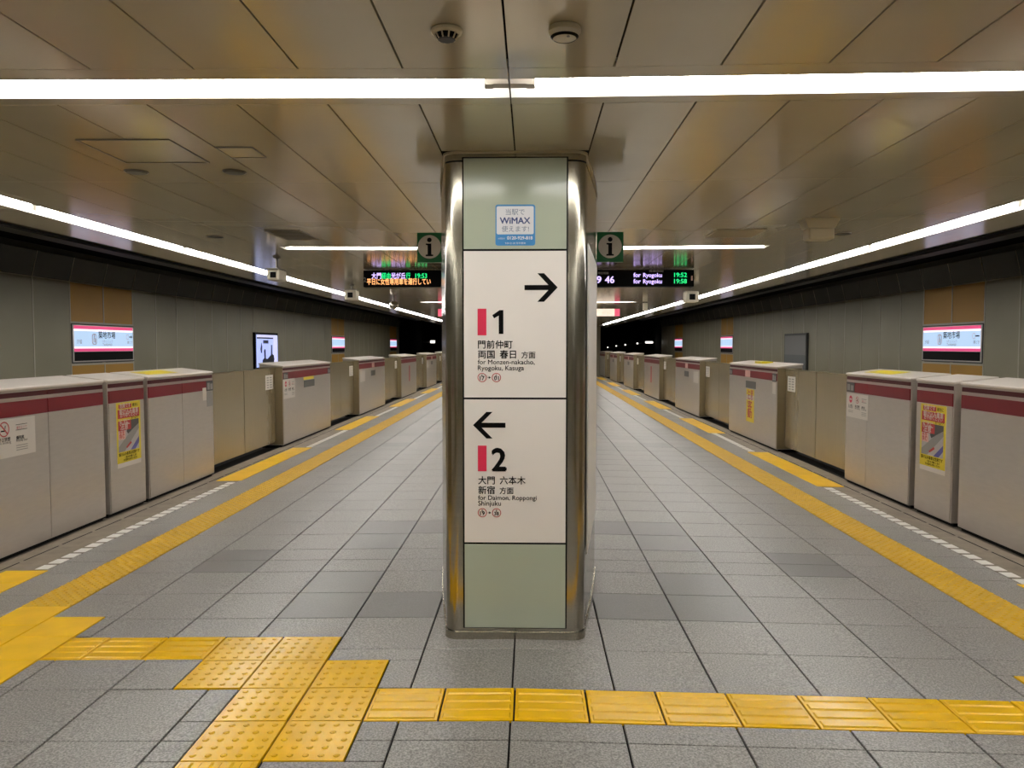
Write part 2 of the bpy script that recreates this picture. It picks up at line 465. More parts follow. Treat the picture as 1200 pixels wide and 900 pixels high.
# ------------------------------------------------------------------ platform gates: positions along the platform
HOUS = {-1: [(-5.4, -2.5), (-0.2, 2.6), (5.30, 6.90), (6.965, 7.635), (7.70, 9.31), (11.957, 14.81), (17.32, 20.37), (23.0, 26.0), (28.6, 31.5), (34.1, 37.0), (39.6, 42.4)],
        1: [(-5.5, -2.7), (-0.1, 2.65), (5.15, 6.695), (6.80, 7.455), (7.56, 9.10), (11.63, 14.41), (16.97, 19.76), (22.3, 25.2), (27.9, 30.7), (33.3, 36.1), (38.7, 41.5)]}
def Xs(s, d): return (XL if s < 0 else XR) + s * d      # d metres behind the gate face
edge = {}
for s in (-1, 1):
    side = 'left' if s < 0 else 'right'
    xi, xo = (-3.425, Xs(s, 0.06)) if s < 0 else (3.265, Xs(s, 0.06))
    mb = crown(MB(), min(xi, xo), max(xi, xo), YN, YF, 0.001, 0.012)
    es = build(mb, 'platform_edge_strip', 'edge_concrete', floor)
    # dark drain slots beside the gates
    mb = MB(); y = 3.2
    while y < 24:
        x = Xs(s, -0.13)
        mb.box(x - 0.006, x + 0.006, y, y + 0.42, fz(x) - 0.004, fz(x) + 0.0005); y += 0.47
    build(mb, 'drain_slot', 'grout', es, kind='stuff')
    # white dashed line
    H = HOUS[s]
    xa, xb = (-3.515, -3.425) if s < 0 else (3.265, 3.355)
    xm = (xa + xb) / 2
    doors = [(H[i][1], H[i + 1][0]) for i in range(len(H) - 1) if H[i + 1][0] - H[i][1] > 1.0]
    mats = [(c - 0.40, d - 0.12) if c > 3 else (c + 0.1, d - 0.02) for c, d in doors]
    ln = thing('edge_line', 'white dashed line along the %s platform edge' % side, 'floor marking', (xm, 5.4, fz(xm)))
    me = bpy.data.meshes.new('dash'); d = MB().box(-0.045, 0.045, -0.055, 0.055, -0.002, 0.0015); me = d.mesh('dash')
    y = 5.37 if s < 0 else 5.2; cnt = 0; rest = MB()
    while y < 40:
        if not any(c - 0.06 < y < d_ + 0.06 for c, d_ in mats):
            if cnt < 120: link('dash', me, 'white_paint', ln, (xm, y, fz(xm)), tilt(xm)); cnt += 1
            else: rest.box(xm - 0.045, xm + 0.045, y - 0.055, y + 0.055, fz(xm) - 0.002, fz(xm) + 0.0015)
        y += 0.1535
    if rest.v: build(rest, 'dashes_far', 'white_paint', ln, kind='stuff')
    # yellow mats in front of the sliding doors
    ma, mbx = (-3.70, -3.392) if s < 0 else (3.215, 3.523)
    for k, (c, d_) in enumerate([q for q in mats if q[1] > 3]):
        n = max(1, round((d_ - c) / 0.3)); st = (d_ - c) / n
        t = thing('tactile_mat', 'yellow floor tiles before the %s gate door on the %s side' % (['nearest, cut off,', 'first full', 'second full', 'third full', 'fourth full', 'fifth full', 'sixth full'][k], side), 'tactile paving', ((ma + mbx) / 2, c, fz(ma)), 'yellow tiles before the gate doors')
        for j in range(n):
            lay('tactile_tile', 'yellow_mat', t, (ma, mbx, c + j * st, c + (j + 1) * st), 'plain_mat', None, 0.0045)

# ------------------------------------------------------------------ platform gate housings and doors
ZT = 1.215
def face_of(s, d=-0.0042): return Face((Xs(s, d), 0, 0), (0, 1, 0) if s < 0 else (0, -1, 0), (-s, 0, 0))
def U(s, y): return y if s < 0 else -y
def rect_y(s, y0, y1, z0, z1, material, parent, d0=0.0, d1=0.002, name='print', base=-0.0042, **k):
    f = face_of(s, base); u0, u1 = sorted((U(s, y0), U(s, y1)))
    return f.rect(u0, u1, z0, z1, material, parent, d0, d1, name, **k)
def safety_poster(s, y0, y1, z0, z1, parent):
    f = face_of(s); u0, u1 = sorted((U(s, y0), U(s, y1))); W, Hh = u1 - u0, z1 - z0
    p = f.rect(u0, u1, z0, z1, 'paper', parent, 0.0, 0.002, 'safety_poster', label='yellow and red safety poster with a train picture')
    def R(a, b_, c, d, m, nm='print', dd=0.0035): return f.rect(u0 + a * W, u0 + b_ * W, z1 - d * Hh, z1 - c * Hh, m, p, 0.002, dd, nm)
    def X(body, a, b_, c, m, dd=0.0048, h=None): return f.text(body, m, p, u0 + a * W, u0 + b_ * W, z1 - c * Hh, dd, 0.012, h)
    R(0, 1, 0, 0.93, 'poster_yellow', 'yellow_ground')
    R(0.09, 0.62, 0.03, 0.095, 'poster_red', 'red_patch', 0.0042)
    X('危険です', 0.13, 0.58, 0.08, 'paper')
    X('絶対に', 0.66, 0.9, 0.08, 'black')
    R(0.05, 0.95, 0.11, 0.245, 'poster_red', 'red_patch', 0.0042)
    X('駆け込み乗車', 0.12, 0.9, 0.18, 'paper'); X('おやめください', 0.15, 0.88, 0.225, 'paper')
    X('ホームドア', 0.6, 0.92, 0.275, 'black')
    R(0.06, 0.92, 0.285, 0.76, 'poster_grey', 'train_picture', 0.0038)
    def Q(pts, m, dd): f.poly([(u0 + a * W, z1 - c * Hh) for a, c in pts][::-1], m, p, 0.0038, dd, 'train_picture')
    Q([(0.55, 0.285), (0.92, 0.285), (0.92, 0.36), (0.45, 0.50), (0.4, 0.45)], 'dark_grey', 0.0043)
    Q([(0.92, 0.36), (0.92, 0.44), (0.3, 0.76), (0.06, 0.76), (0.06, 0.68), (0.6, 0.45)], 'mid_grey', 0.0043)
    Q([(0.92, 0.57), (0.92, 0.66), (0.75, 0.76), (0.55, 0.76)], 'poster_blue', 0.0048)
    Q([(0.56, 0.62), (0.60, 0.65), (0.40, 0.72), (0.36, 0.70)], 'poster_red', 0.0048)
    R(0.06, 0.58, 0.285, 0.43, 'poster_red', 'red_patch', 0.0052)
    X('ドアに', 0.12, 0.52, 0.345, 'paper', 0.0062); X('注意', 0.14, 0.45, 0.41, 'paper', 0.0062)
    R(0.06, 0.34, 0.44, 0.57, 'poster_pink', 'red_patch', 0.0052)
    X('手を', 0.09, 0.3, 0.49, 'poster_red', 0.0062); X('挟む', 0.09, 0.3, 0.55, 'poster_red', 0.0062)
    X('駆け込み乗車は危険です', 0.06, 0.92, 0.82, 'black'); X('ご協力をお願いします', 0.3, 0.8, 0.865, 'black'); X('次の電車をお待ちください', 0.24, 0.82, 0.905, 'black')
def notice(s, y0, y1, z0, z1, parent, wide=False):
    """white prohibition notice: signs in the upper half, small print below"""
    f = face_of(s); u0, u1 = sorted((U(s, y0), U(s, y1))); W, Hh = u1 - u0, z1 - z0
    p = f.rect(u0, u1, z0, z1, 'paper', parent, 0.0, 0.002, 'notice', label='white notice with red prohibition signs and small print')
    r = 0.15 * Hh if not wide else 0.2 * Hh
    cols = [0.2, 0.52] if not wide else [0.12, 0.40]
    for i, c in enumerate(cols):
        cu, cz_ = u0 + c * W, z1 - 0.25 * Hh
        if i == 0:
            f.disc(cu, cz_, r, 'sign_red', p, 0.002, 0.003, 'no_entry_sign'); f.rect(cu - r * 0.7, cu + r * 0.7, cz_ - r * 0.18, cz_ + r * 0.18, 'paper', p, 0.003, 0.0042, 'no_entry_bar')
        else:
            f.ring(cu, cz_, r, r * 0.16, 'ring_red', p, 0.0035, 'no_smoking_ring')
            f.rect(cu - r * 0.6, cu + r * 0.35, cz_ - r * 0.3, cz_ - r * 0.12, 'black', p, 0.002, 0.003, 'cigarette')
            f.poly([(cu - r * 0.72, cz_ + r * 0.60), (cu + r * 0.60, cz_ - r * 0.72), (cu + r * 0.72, cz_ - r * 0.60), (cu - r * 0.60, cz_ + r * 0.72)], 'ring_red', p, 0.003, 0.0046, 'no_smoking_bar')
            f.poly([(cu + r * 0.1, cz_), (cu + r * 0.25, cz_), (cu + r * 0.45, cz_ + r * 0.5), (cu + r * 0.1, cz_ + r * 0.4)], 'mid_grey', p, 0.002, 0.003, 'smoke')
    k = 0.72 if not wide else 0.62
    for zz in (0.17, 0.31): f.rect(u0 + k * W, u0 + (k + 0.22) * W, z1 - (zz + 0.012) * Hh, z1 - zz * Hh, 'black', p, 0.002, 0.003, 'rule')
    f.text('優先エリア', 'ring_red', p, u0 + (k + 0.01) * W, u0 + (k + 0.21) * W, z1 - 0.29 * Hh, 0.003)
    f.text('立入禁止', 'black', p, u0 + (cols[0] - 0.11) * W, u0 + (cols[0] + 0.11) * W, z1 - 0.56 * Hh, 0.003, 0.01)
    f.text('No Entry', 'black', p, u0 + (cols[0] - 0.1) * W, u0 + (cols[0] + 0.1) * W, z1 - 0.63 * Hh, 0.003)
    f.text('終日禁煙', 'black', p, u0 + (cols[1] - 0.11) * W, u0 + (cols[1] + 0.11) * W, z1 - 0.56 * Hh, 0.003, 0.01)
    f.text('No Smoking', 'black', p, u0 + (cols[1] - 0.11) * W, u0 + (cols[1] + 0.12) * W, z1 - 0.63 * Hh, 0.003)
    f.text('優先席', 'black', p, u0 + k * W, u0 + (k + 0.15) * W, z1 - 0.56 * Hh, 0.003, 0.01)
    f.text('Priority Seat', 'black', p, u0 + k * W, u0 + (k + 0.22) * W, z1 - 0.63 * Hh, 0.003)
    for zz in (0.72, 0.78, 0.84): f.rect(u0 + k * W, u0 + (k + 0.22) * W, z1 - (zz + 0.018) * Hh, z1 - zz * Hh, 'mid_grey', p, 0.002, 0.003, 'small_print')
    if not wide:
        for zz in (0.72, 0.78): f.rect(u0 + 0.08 * W, u0 + 0.32 * W, z1 - (zz + 0.018) * Hh, z1 - zz * Hh, 'mid_grey', p, 0.002, 0.003, 'small_print')
def door_tag(s, y0, y1, z0, z1, parent, label='white door number sticker'):
    f = face_of(s); u0, u1 = sorted((U(s, y0), U(s, y1))); W, Hh = u1 - u0, z1 - z0
    p = f.rect(u0, u1, z0, z1, 'dark_grey', parent, 0.0, 0.004, 'pictogram_sticker')
    f.rect(u0 + 0.1 * W, u0 + 0.45 * W, z0 + 0.15 * Hh, z0 + 0.8 * Hh, 'mid_grey', p, 0.004, 0.005, 'pictogram'); f.rect(u0 + 0.55 * W, u0 + 0.9 * W, z0 + 0.15 * Hh, z0 + 0.7 * Hh, 'mid_grey', p, 0.004, 0.005, 'pictogram')
def housing(s, y0, y1, label, seams=(), ends=(), group=None):
    side = 'left' if s < 0 else 'right'
    zb = fz(Xs(s, 0)) - 0.001
    t = thing('gate_housing', label, 'platform gate', (Xs(s, 0.18), (y0 + y1) / 2, zb), group)
    D = 0.37
    box('plinth', 'black', t, Xs(s, 0.03), Xs(s, D - 0.03), y0 + 0.01, y1 - 0.01, zb - 0.012, 0.0)
    # body with a top that rises to the back
    xf, xk = Xs(s, 0.004), Xs(s, D)
    def pr(a, b_): 
        return [(xf, a), (xk, a), (xk, b_), (xf, b_)] if s > 0 else [(xk, a), (xf, a), (xf, b_), (xk, b_)]
    def slab(a, b_, z_lo, zf, zk, off=0.0):
        pts = pr(a, b_); zt = lambda x: zf if abs(x - xf) < 1e-6 else zk
        return MB().hexa([(x, y, z_lo(x)) for x, y in pts], [(x, y, zt(x)) for x, y in pts])
    body = build(slab(y0 + 0.004, y1 - 0.004, lambda x: -0.028, ZT - 0.022, ZT + 0.022), 'body', 'gate_silver', t)
    pts = pr(y0, y1); e = 0.012
    top = MB().hexa([(x + (-s * e if abs(x - xf) < 1e-6 else s * e), y, (ZT - 0.022 if abs(x - xf) < 1e-6 else ZT + 0.022)) for x, y in pts],
                    [(x + (-s * e if abs(x - xf) < 1e-6 else s * e), y, (ZT if abs(x - xf) < 1e-6 else ZT + 0.045)) for x, y in pts])
    build(top, 'top_cover', 'gate_top', t, bevel=0.006)
    cuts = [y0 + 0.012] + list(seams) + [y1 - 0.012]
    for a, b_ in zip(cuts, cuts[1:]):
        a2, b2 = a + 0.004, b_ - 0.004
        rect_y(s, a2, b2, -0.02, 0.992, 'gate_silver', t, -0.004, 0.004, 'front_panel', 0.0)
        rect_y(s, a2, b2, 0.997, 1.110, 'red', t, -0.004, 0.004, 'red_stripe', 0.0, label='dark red stripe')
        rect_y(s, a2, b2, 1.139, 1.176, 'red_shaded', t, -0.004, 0.001, 'upper_stripe', 0.0, label='narrow upper stripe, red with shade painted in')
    for y in ends:
        box('end_plate', 'gate_end', t, Xs(s, 0.004), Xs(s, D - 0.01), y - 0.004, y + 0.004, -0.02, ZT - 0.024)
    return t, side
def leaf(s, y0, y1, label, tag_y=None, meet=1, group='sliding leaves of the platform gate doors'):
    zb = 0.025; d0, d1 = 0.115, 0.165
    t = thing('gate_door_leaf', label, 'platform gate door', (Xs(s, d0), (y0 + y1) / 2, zb), group)
    box('door_panel', 'gate_gold', t, Xs(s, d0), Xs(s, d1), y0 + 0.009, y1 - 0.009, zb, 1.178)
    ym = y1 if meet > 0 else y0
    box('rubber_edge', 'black', t, Xs(s, d0 + 0.008), Xs(s, d1 - 0.008), ym - meet * 0.010, ym - meet * 0.001, zb, 1.178)
    box('top_rail', 'gate_end', t, Xs(s, d0 - 0.004), Xs(s, d1 + 0.004), y0 + 0.004, y1 - 0.004, 1.178, 1.187)
    if tag_y:
        f = Face((Xs(s, d0), 0, 0), (0, 1, 0) if s < 0 else (0, -1, 0), (-s, 0, 0)); u0, u1 = sorted((U(s, tag_y[0]), U(s, tag_y[1])))
        p = f.rect(u0, u1, 0.86, 1.08, 'paper', t, 0.0, 0.002, 'door_sticker', label='white door sticker with small print')
        for j in range(5):
            z = 1.05 - j * 0.037
            f.rect(u0 + 0.15 * (u1 - u0), u0 + 0.42 * (u1 - u0), z - 0.018, z, 'mid_grey', p, 0.002, 0.003, 'small_print'); f.rect(u0 + 0.55 * (u1 - u0), u0 + 0.85 * (u1 - u0), z - 0.018, z, 'mid_grey', p, 0.002, 0.003, 'small_print')
    return t
for s in (-1, 1):
    side = 'left' if s < 0 else 'right'
    H = HOUS[s]
    for i, (y0, y1) in enumerate(H):
        ends = []
        if i == 0 or y0 - H[i - 1][1] > 1: ends.append(y0)
        if i == len(H) - 1 or H[i + 1][0] - y1 > 1: ends.append(y1)
        if i in (0, 1):
            housing(s, y0, y1, '%s housing behind the viewer on the %s side, outside the picture' % (['second', 'first'][i], side), [(y0 + y1) / 2], ends)
        elif i == 2:
            t, _ = housing(s, y0, y1, 'wide grey gate housing cut off by the %s picture edge' % side, [6.085 if s < 0 else 5.78], [y0])
            if s < 0: notice(s, 5.32, 5.915, 0.70, 0.985, t, True)
            f = face_of(s)
        elif i == 3:
            t, _ = housing(s, y0, y1, 'narrow grey gate housing with yellow safety poster on the %s side' % side)
            if s < 0: safety_poster(s, 7.095, 7.536, 0.375, 0.992, t)
            else: safety_poster(s, 6.905, 7.35, 0.372, 0.990, t)
        elif i == 4:
            t, _ = housing(s, y0, y1, 'grey gate housing with yellow top sticker beside the first full door, %s side' % side, [8.47 if s < 0 else 8.53], [y1])
            # yellow sticker on the sloping top
            ya, yb = (7.95, 8.6) if s < 0 else (8.2, 8.85)
            za = ZT + 0.045 * 0.3 + 0.0015; zk = ZT + 0.045 * 0.8 + 0.0015
            xa, xb = Xs(s, 0.10), Xs(s, 0.30)
            q = [(xa, ya, za), (xb, ya, zk), (xb, yb, zk), (xa, yb, za)]
            build(MB().hexa([(x, y, z - 0.003) for x, y, z in q], q), 'top_sticker', 'poster_yellow', t, label='yellow sticker on the top cover')
            if s < 0:
                door_tag(s, 9.11, 9.30, 0.985, 1.108, t); 
                rect_y(s, 9.0, 9.10, 0.88, 1.03, 'paper', t, 0.0, 0.002, 'small_sticker'); rect_y(s, 9.12, 9.28, 0.80, 0.98, 'mid_grey', t, 0.0, 0.002, 'small_sticker')
            else:
                door_tag(s, 8.86, 9.07, 1.0, 1.11, t); notice(s, 8.50, 9.065, 0.712, 0.985, t)
        else:
            k = i - 5
            t, _ = housing(s, y0, y1, '%s free-standing grey gate housing from the viewer on the %s side' % (ORD[k], side), [(y0 + y1) / 2] if k == 2 else [], ends)
            near_y = y0
            c = (y0 + y1) / 2
            if k == 0:
                if s < 0:
                    rect_y(s, 13.07, 13.70, 0.817, 0.936, 'screen_grey', t, 0.0, 0.004, 'display', label='small dark display'); rect_y(s, 13.05, 13.66, 0.945, 0.99, 'poster_yellow', t, 0.0, 0.002, 'yellow_sticker')
                    notice(s, 11.97, 12.56, 0.69, 1.0, t); door_tag(s, 11.98, 12.2, 1.0, 1.105, t); door_tag(s, 14.6, 14.79, 1.0, 1.105, t)
                else:
                    rect_y(s, 12.72, 13.30, 0.817, 0.936, 'screen_grey', t, 0.0, 0.004, 'display', label='small dark display')
                    v = rect_y(s, 12.80, 13.25, 0.25, 0.80, 'poster_yellow', t, 0.0, 0.002, 'warning_strip', label='yellow strip with red lettering')
                    f = face_of(s)
                    rect_y(s, 12.82, 13.23, 0.62, 0.70, 'paper', v, 0.002, 0.003, 'white_patch')
                    f.text('注意', 'poster_red', v, -13.20, -12.85, 0.64, 0.004, 0.01); f.text('客', 'poster_red', v, -13.17, -12.9, 0.47, 0.004, 0.02, 0.16); f.text('動', 'poster_red', v, -13.17, -12.9, 0.33, 0.004, 0.02, 0.16)
                    door_tag(s, 11.66, 11.85, 0.985, 1.11, t); rect_y(s, 11.68, 11.84, 0.80, 0.97, 'paper', t, 0.0, 0.002, 'small_sticker'); door_tag(s, 14.2, 14.39, 1.0, 1.11, t)
                    rect_y(s, 13.05, 13.35, 1.0, 1.11, 'poster_pink', t, 0.0, 0.002, 'small_sticker')
                    box('top_sticker', 'poster_yellow', t, Xs(s, 0.1), Xs(s, 0.28), 12.75, 13.15, ZT + 0.02, ZT + 0.052, label='yellow lump on the top cover')
            elif k in (1, 3, 4):
                rect_y(s, c - 0.25, c + 0.25, 0.80, 0.93, 'screen_grey', t, 0.0, 0.004, 'display', label='small dark display')
                rect_y(s, c - 0.15, c + 0.15, 1.0, 1.11, 'poster_pink', t, 0.0, 0.002, 'small_sticker')
                rect_y(s, y0 + 0.1, y0 + 0.6, 0.70, 0.95, 'paper', t, 0.0, 0.002, 'notice')
            elif k == 2:
                rect_y(s, c - 0.1, c + 0.1, 0.40, 0.9, 'ring_red', t, 0.0, 0.002, 'red_sticker')
    k = 0
    for i in range(len(H) - 1):
        a, b_ = H[i][1], H[i + 1][0]
        if b_ - a < 1 or b_ < 2: continue
        nm = ['nearest, off-picture', 'first full', 'second full', 'third full', 'fourth full', 'fifth full', 'sixth full'][k]
        m_ = (a + b_) / 2; d = 0.02
        leaf(s, a + d, m_, 'near champagne leaf of the %s gate door on the %s side' % (nm, side), (a + 0.06, a + 0.25) if k != 1 or s < 0 else None)
        leaf(s, m_, b_ - d, 'far champagne leaf of the %s gate door on the %s side' % (nm, side), (b_ - 0.45, b_ - 0.12) if k >= 1 else None, -1)
        k += 1
    # housing keeps a door pocket behind the leaves on the far right leaf (label sticker seen by the camera)

# ------------------------------------------------------------------ ceiling
PC = 0.3745
TR = 4.905                      # pitch of the cross troughs
mb = MB()
for sg in (-1, 1):
    a, b_ = X0, X0 + sg * 4.2
    p = [(min(a, b_)), max(a, b_)]
    mb.hexa([(p[0], YN, cz(p[0]) + 0.115), (p[1], YN, cz(p[1]) + 0.115), (p[1], YF, cz(p[1]) + 0.115), (p[0], YF, cz(p[0]) + 0.115)],
            [(p[0], YN, cz(p[0]) + 0.30), (p[1], YN, cz(p[1]) + 0.30), (p[1], YF, cz(p[1]) + 0.30), (p[0], YF, cz(p[0]) + 0.30)])
ceiling = build(mb, 'ceiling', 'dark_void', kind='structure')
for sg in (-1, 1):
    x = X0 + sg * 4.2
    box('ceiling_fascia', 'dark_void', ceiling, x, x + sg * 0.06, YN, YF, cz(x) - 0.01, 3.05)
panels = []
troughs = [2.785 + TR * k for k in range(-2, 8)]
def ceil_rows():
    for ty in troughs:
        for k in range(3):
            yield ty + 0.405 + 1.5 * k, ty + 0.405 + 1.5 * (k + 1)
for y0, y1 in ceil_rows():
    for c in range(-9, 9):
        a, b_ = X0 + PC * c, X0 + PC * (c + 1)
        if c in (-1, 0) and y0 < 3.3 < y1: panels.append((a, b_, y0, 3.952)); continue
        if c in (-1, 0) and 4.6 < y0 < 4.8: continue
        panels.append((a, b_, y0, y1))
for sg in (-1, 1):
    y = 2.785 - 1.5 * 7
    while y < YF - 1:
        x = sorted((X0 + sg * 3.745, X0 + sg * 4.2)); panels.append((x[0], x[1], y, y + 1.5)); y += 1.5
GC = 0.0032
def ctilt(x): return (0, -math.atan(CS) * (1 if x > X0 else -1), 0)
ccache = {}
def cpanel(parent, rc, name='ceiling_panel', kind=None):
    a, b_, c, d = rc; x, y = (a + b_) / 2, (c + d) / 2
    k = (round(b_ - a, 3), round(d - c, 3))
    if k not in ccache:
        wd, ln = (b_ - a) / 2 - GC, (d - c) / 2 - GC * 0.6; ch = 0.0007
        mb = MB()
        mb.v = [(-wd + ch, -ln + ch, 0), (wd - ch, -ln + ch, 0), (wd - ch, ln - ch, 0), (-wd + ch, ln - ch, 0)] + [(-wd, -ln, ch), (wd, -ln, ch), (wd, ln, ch), (-wd, ln, ch)] + [(-wd, -ln, 0.02), (wd, -ln, 0.02), (wd, ln, 0.02), (-wd, ln, 0.02)]
        mb.f = [(3, 2, 1, 0), (8, 9, 10, 11)] + [(i, (i + 1) % 4, 4 + (i + 1) % 4, 4 + i) for i in range(4)] + [(4 + i, 4 + (i + 1) % 4, 8 + (i + 1) % 4, 8 + i) for i in range(4)]
        ccache[k] = mb.mesh('ceiling_panel')
    return link(name, ccache[k], 'ceiling_metal', parent, (x, y, cz(x)), ctilt(x))
vis = sorted([p for p in panels if p[3] > 2.0], key=lambda p: p[2]); vset = set(vis[:290])
for p in panels:
    if p in vset: cpanel(ceiling, p)
mb = MB()
for a, b_, c, d in panels:
    if (a, b_, c, d) in vset: continue
    a += GC; b_ -= GC; c += GC; d -= GC
    mb.hexa([(a, c, cz(a)), (b_, c, cz(b_)), (b_, d, cz(b_)), (a, d, cz(a))], [(a, c, cz(a) + 0.02), (b_, c, cz(b_) + 0.02), (b_, d, cz(b_) + 0.02), (a, d, cz(a) + 0.02)])
build(mb, 'ceiling_panels_far', 'ceiling_metal', ceiling, kind='stuff')

def plate(parent, a, b_, c, d, name='trough_plate'):
    mb = MB().hexa([(a, c, cz(a)), (b_, c, cz(b_)), (b_, d, cz(b_)), (a, d, cz(a))], [(a, c, cz(a) + 0.02), (b_, c, cz(b_) + 0.02), (b_, d, cz(b_) + 0.02), (a, d, cz(a) + 0.02)])
    return build(mb, name, 'ceiling_metal', parent)
DT = 0.085
def tray(along, p0, p1, q0, q1, parent, zf):
    """open-bottom reflector; along = 'x' or 'y'; p runs along, q across"""
    ins = 0.035
    A = [(q0, 0), (q0 + ins, DT), (q1 - ins, DT), (q1, 0)]
    mb = MB()
    def pt(p, q, h): 
        x, y = (p, q) if along == 'x' else (q, p)
        return (x, y, zf(x) + h)
    for p in (p0, p1):
        for q, h in A: mb.v.append(pt(p, q, h))
    mb.f = [(i, i + 1, 4 + i + 1, 4 + i) for i in range(3)] + [(0, 1, 2, 3), (4, 5, 6, 7)]
    return build(mb, 'reflector_tray', 'lamp_tray', parent)
def lamp_run(along, p0, p1, q, h, parent, n):
    L_ = (p1 - p0) / n
    for i in range(n):
        a, b_ = p0 + i * L_ + 0.03, p0 + (i + 1) * L_ - 0.03
        def pt(p):
            x, y = (p, q) if along == 'x' else (q, p)
            return (x, y, cz(x) + h)
        build(MB().cyl(pt(a + 0.01), pt(b_ - 0.01), 0.019, 10), 'lamp_tube', 'lamp_tube', parent)
        for p in (a, b_):
            x, y, z = pt(p)
            mb = MB().box(x - 0.012, x + 0.012, y - 0.012, y + 0.012, z - 0.020, z + 0.05) if along == 'y' else MB().box(x - 0.016, x + 0.016, y - 0.026, y + 0.026, z - 0.022, z + 0.05)
            build(mb, 'lamp_socket', 'socket', parent)
for k, ty in enumerate(troughs):
    for sg in (-1, 1):
        side = 'left' if sg < 0 else 'right'
        where = ['furthest behind the viewer', 'behind the viewer', 'nearest the viewer', 'just behind the column', 'above the departure board', 'before the far hanging sign'] 
        w_ = where[k] if k < 6 else '%s from the far end' % ['fourth', 'third', 'second', 'last'][k - 6]
        xa, xe, xw = X0, X0 + sg * 2.46, X0 + sg * 3.37
        t = thing('cross_ceiling_light', 'white tube light across the ceiling, %s half, %s' % (side, w_), 'ceiling light', ((xa + xe) / 2, ty + 0.2, cz((xa + xe) / 2)), 'tube lights set across the ceiling')
        lo, hi = sorted((xa + sg * 0.002, xw)); o0, o1 = sorted((xa, xe))
        plate(t, lo, hi, ty, ty + 0.108); plate(t, lo, hi, ty + 0.322, ty + 0.403)
        e0, e1 = sorted((xe, xw)); plate(t, e0, e1, ty + 0.108, ty + 0.322)
        tray('x', o0 + 0.003, o1 - 0.003, ty + 0.108, ty + 0.322, t, cz)
        r0, r1 = (o0, o1 - 0.05) if sg < 0 else (o0 + 0.05, o1)
        xm = o1 - 0.04 if sg < 0 else o0 + 0.04
        box('lamp_holder', 'socket', t, xm - 0.037, xm + 0.037, ty + 0.175, ty + 0.225, CZ + 0.005, CZ + 0.075)
        lamp_run('x', r0, r1, ty + 0.20, 0.024, t, 1)
for sg in (-1, 1):
    side = 'left' if sg < 0 else 'right'
    q0, q1 = sorted((X0 + sg * 3.46, X0 + sg * 3.70))
    t = thing('edge_ceiling_light', 'long line of white tube lights along the %s ceiling edge' % side, 'ceiling light', ((q0 + q1) / 2, 8, cz(q0)))
    ya, yb = YN, 39.0 if sg > 0 else 41.0
    a, b_ = sorted((X0 + sg * 3.372, X0 + sg * 3.46)); plate(t, a, b_, YN, YF)
    a, b_ = sorted((X0 + sg * 3.70, X0 + sg * 3.743)); plate(t, a, b_, YN, YF)
    plate(t, q0, q1, yb, YF)
    tray('y', ya, yb, q0, q1, t, cz)
    n = round((yb - ya) / 2.4525)
    y_off = 5.65 - 2.4525 * 5
    lamp_run('y', y_off, y_off + 2.4525 * 18, (q0 + q1) / 2, 0.015, t, 18)

# fittings on the ceiling
def cpt(x, y): return Vector((x, y, cz(x)))
def frame_panel(name, label, cat, x0, x1, y0, y1, mat_in, mat_fr, t=0.02):
    z = cz((x0 + x1) / 2)
    th = thing(name, label, cat, ((x0 + x1) / 2, (y0 + y1) / 2, z))
    mb = MB(); zz = z - 0.006
    mb.box(x0, x1, y0, y0 + t, zz, z + 0.004).box(x0, x1, y1 - t, y1, zz, z + 0.004).box(x0, x0 + t, y0 + t, y1 - t, zz, z + 0.004).box(x1 - t, x1, y0 + t, y1 - t, zz, z + 0.004)
    build(mb, 'frame', mat_fr, th); box('cover', mat_in, th, x0 + t, x1 - t, y0 + t, y1 - t, z - 0.003, z + 0.004)
    return th
frame_panel('ceiling_hatch', 'large framed access hatch in the left ceiling', 'hatch', -2.195, -1.738, 3.717, 4.185, 'ceiling_metal', 'bracket', 0.009)
frame_panel('ceiling_hatch', 'small plain access plate beside the large ceiling hatch', 'hatch', -1.575, -1.388, 3.862, 4.07, 'cream', 'mid_grey', 0.004)
def grille(name, label, x0, x1, y0, y1, m):
    th = frame_panel(name, label, 'air vent', x0, x1, y0, y1, 'dark_grey' if m == 'bracket' else 'ceiling_metal', m, 0.02)
    z = cz(x0); n = 8
    for i in range(n):
        y = y0 + 0.03 + (y1 - y0 - 0.06) * (i + 0.5) / n
        box('slat', m, th, x0 + 0.02, x1 - 0.02, y - 0.012, y + 0.012, z - 0.008, z - 0.003)
grille('ceiling_vent', 'dark square air vent in the left ceiling', -2.295, -1.985, 6.64, 7.26, 'wall_orange' if False else 'bracket')
grille('ceiling_vent', 'pale square air vent in the right ceiling', 1.58, 2.01, 6.69, 7.15, 'cream')
for x, y, lb in ((-2.255, 4.41, 'dark round ceiling speaker further left of the hatch'), (-1.69, 4.41, 'dark round ceiling speaker right of the hatch'), (-2.889, 7.045, 'small dark round ceiling speaker near the left edge light'), (2.765, 7.0, 'small dark round ceiling speaker beside the cream box')):
    r = 0.065 if y < 5 else 0.075
    t = thing('ceiling_speaker', lb, 'speaker', (x, y, cz(x)))
    build(MB().lathe((x, y, cz(x)), [(r, -0.006), (r, 0.0)], 28), 'rim', 'bracket', t)
    build(MB().lathe((x, y, cz(x)), [(r * 0.85, -0.009), (r * 0.9, -0.006)], 28), 'grille', 'dark_grey', t)
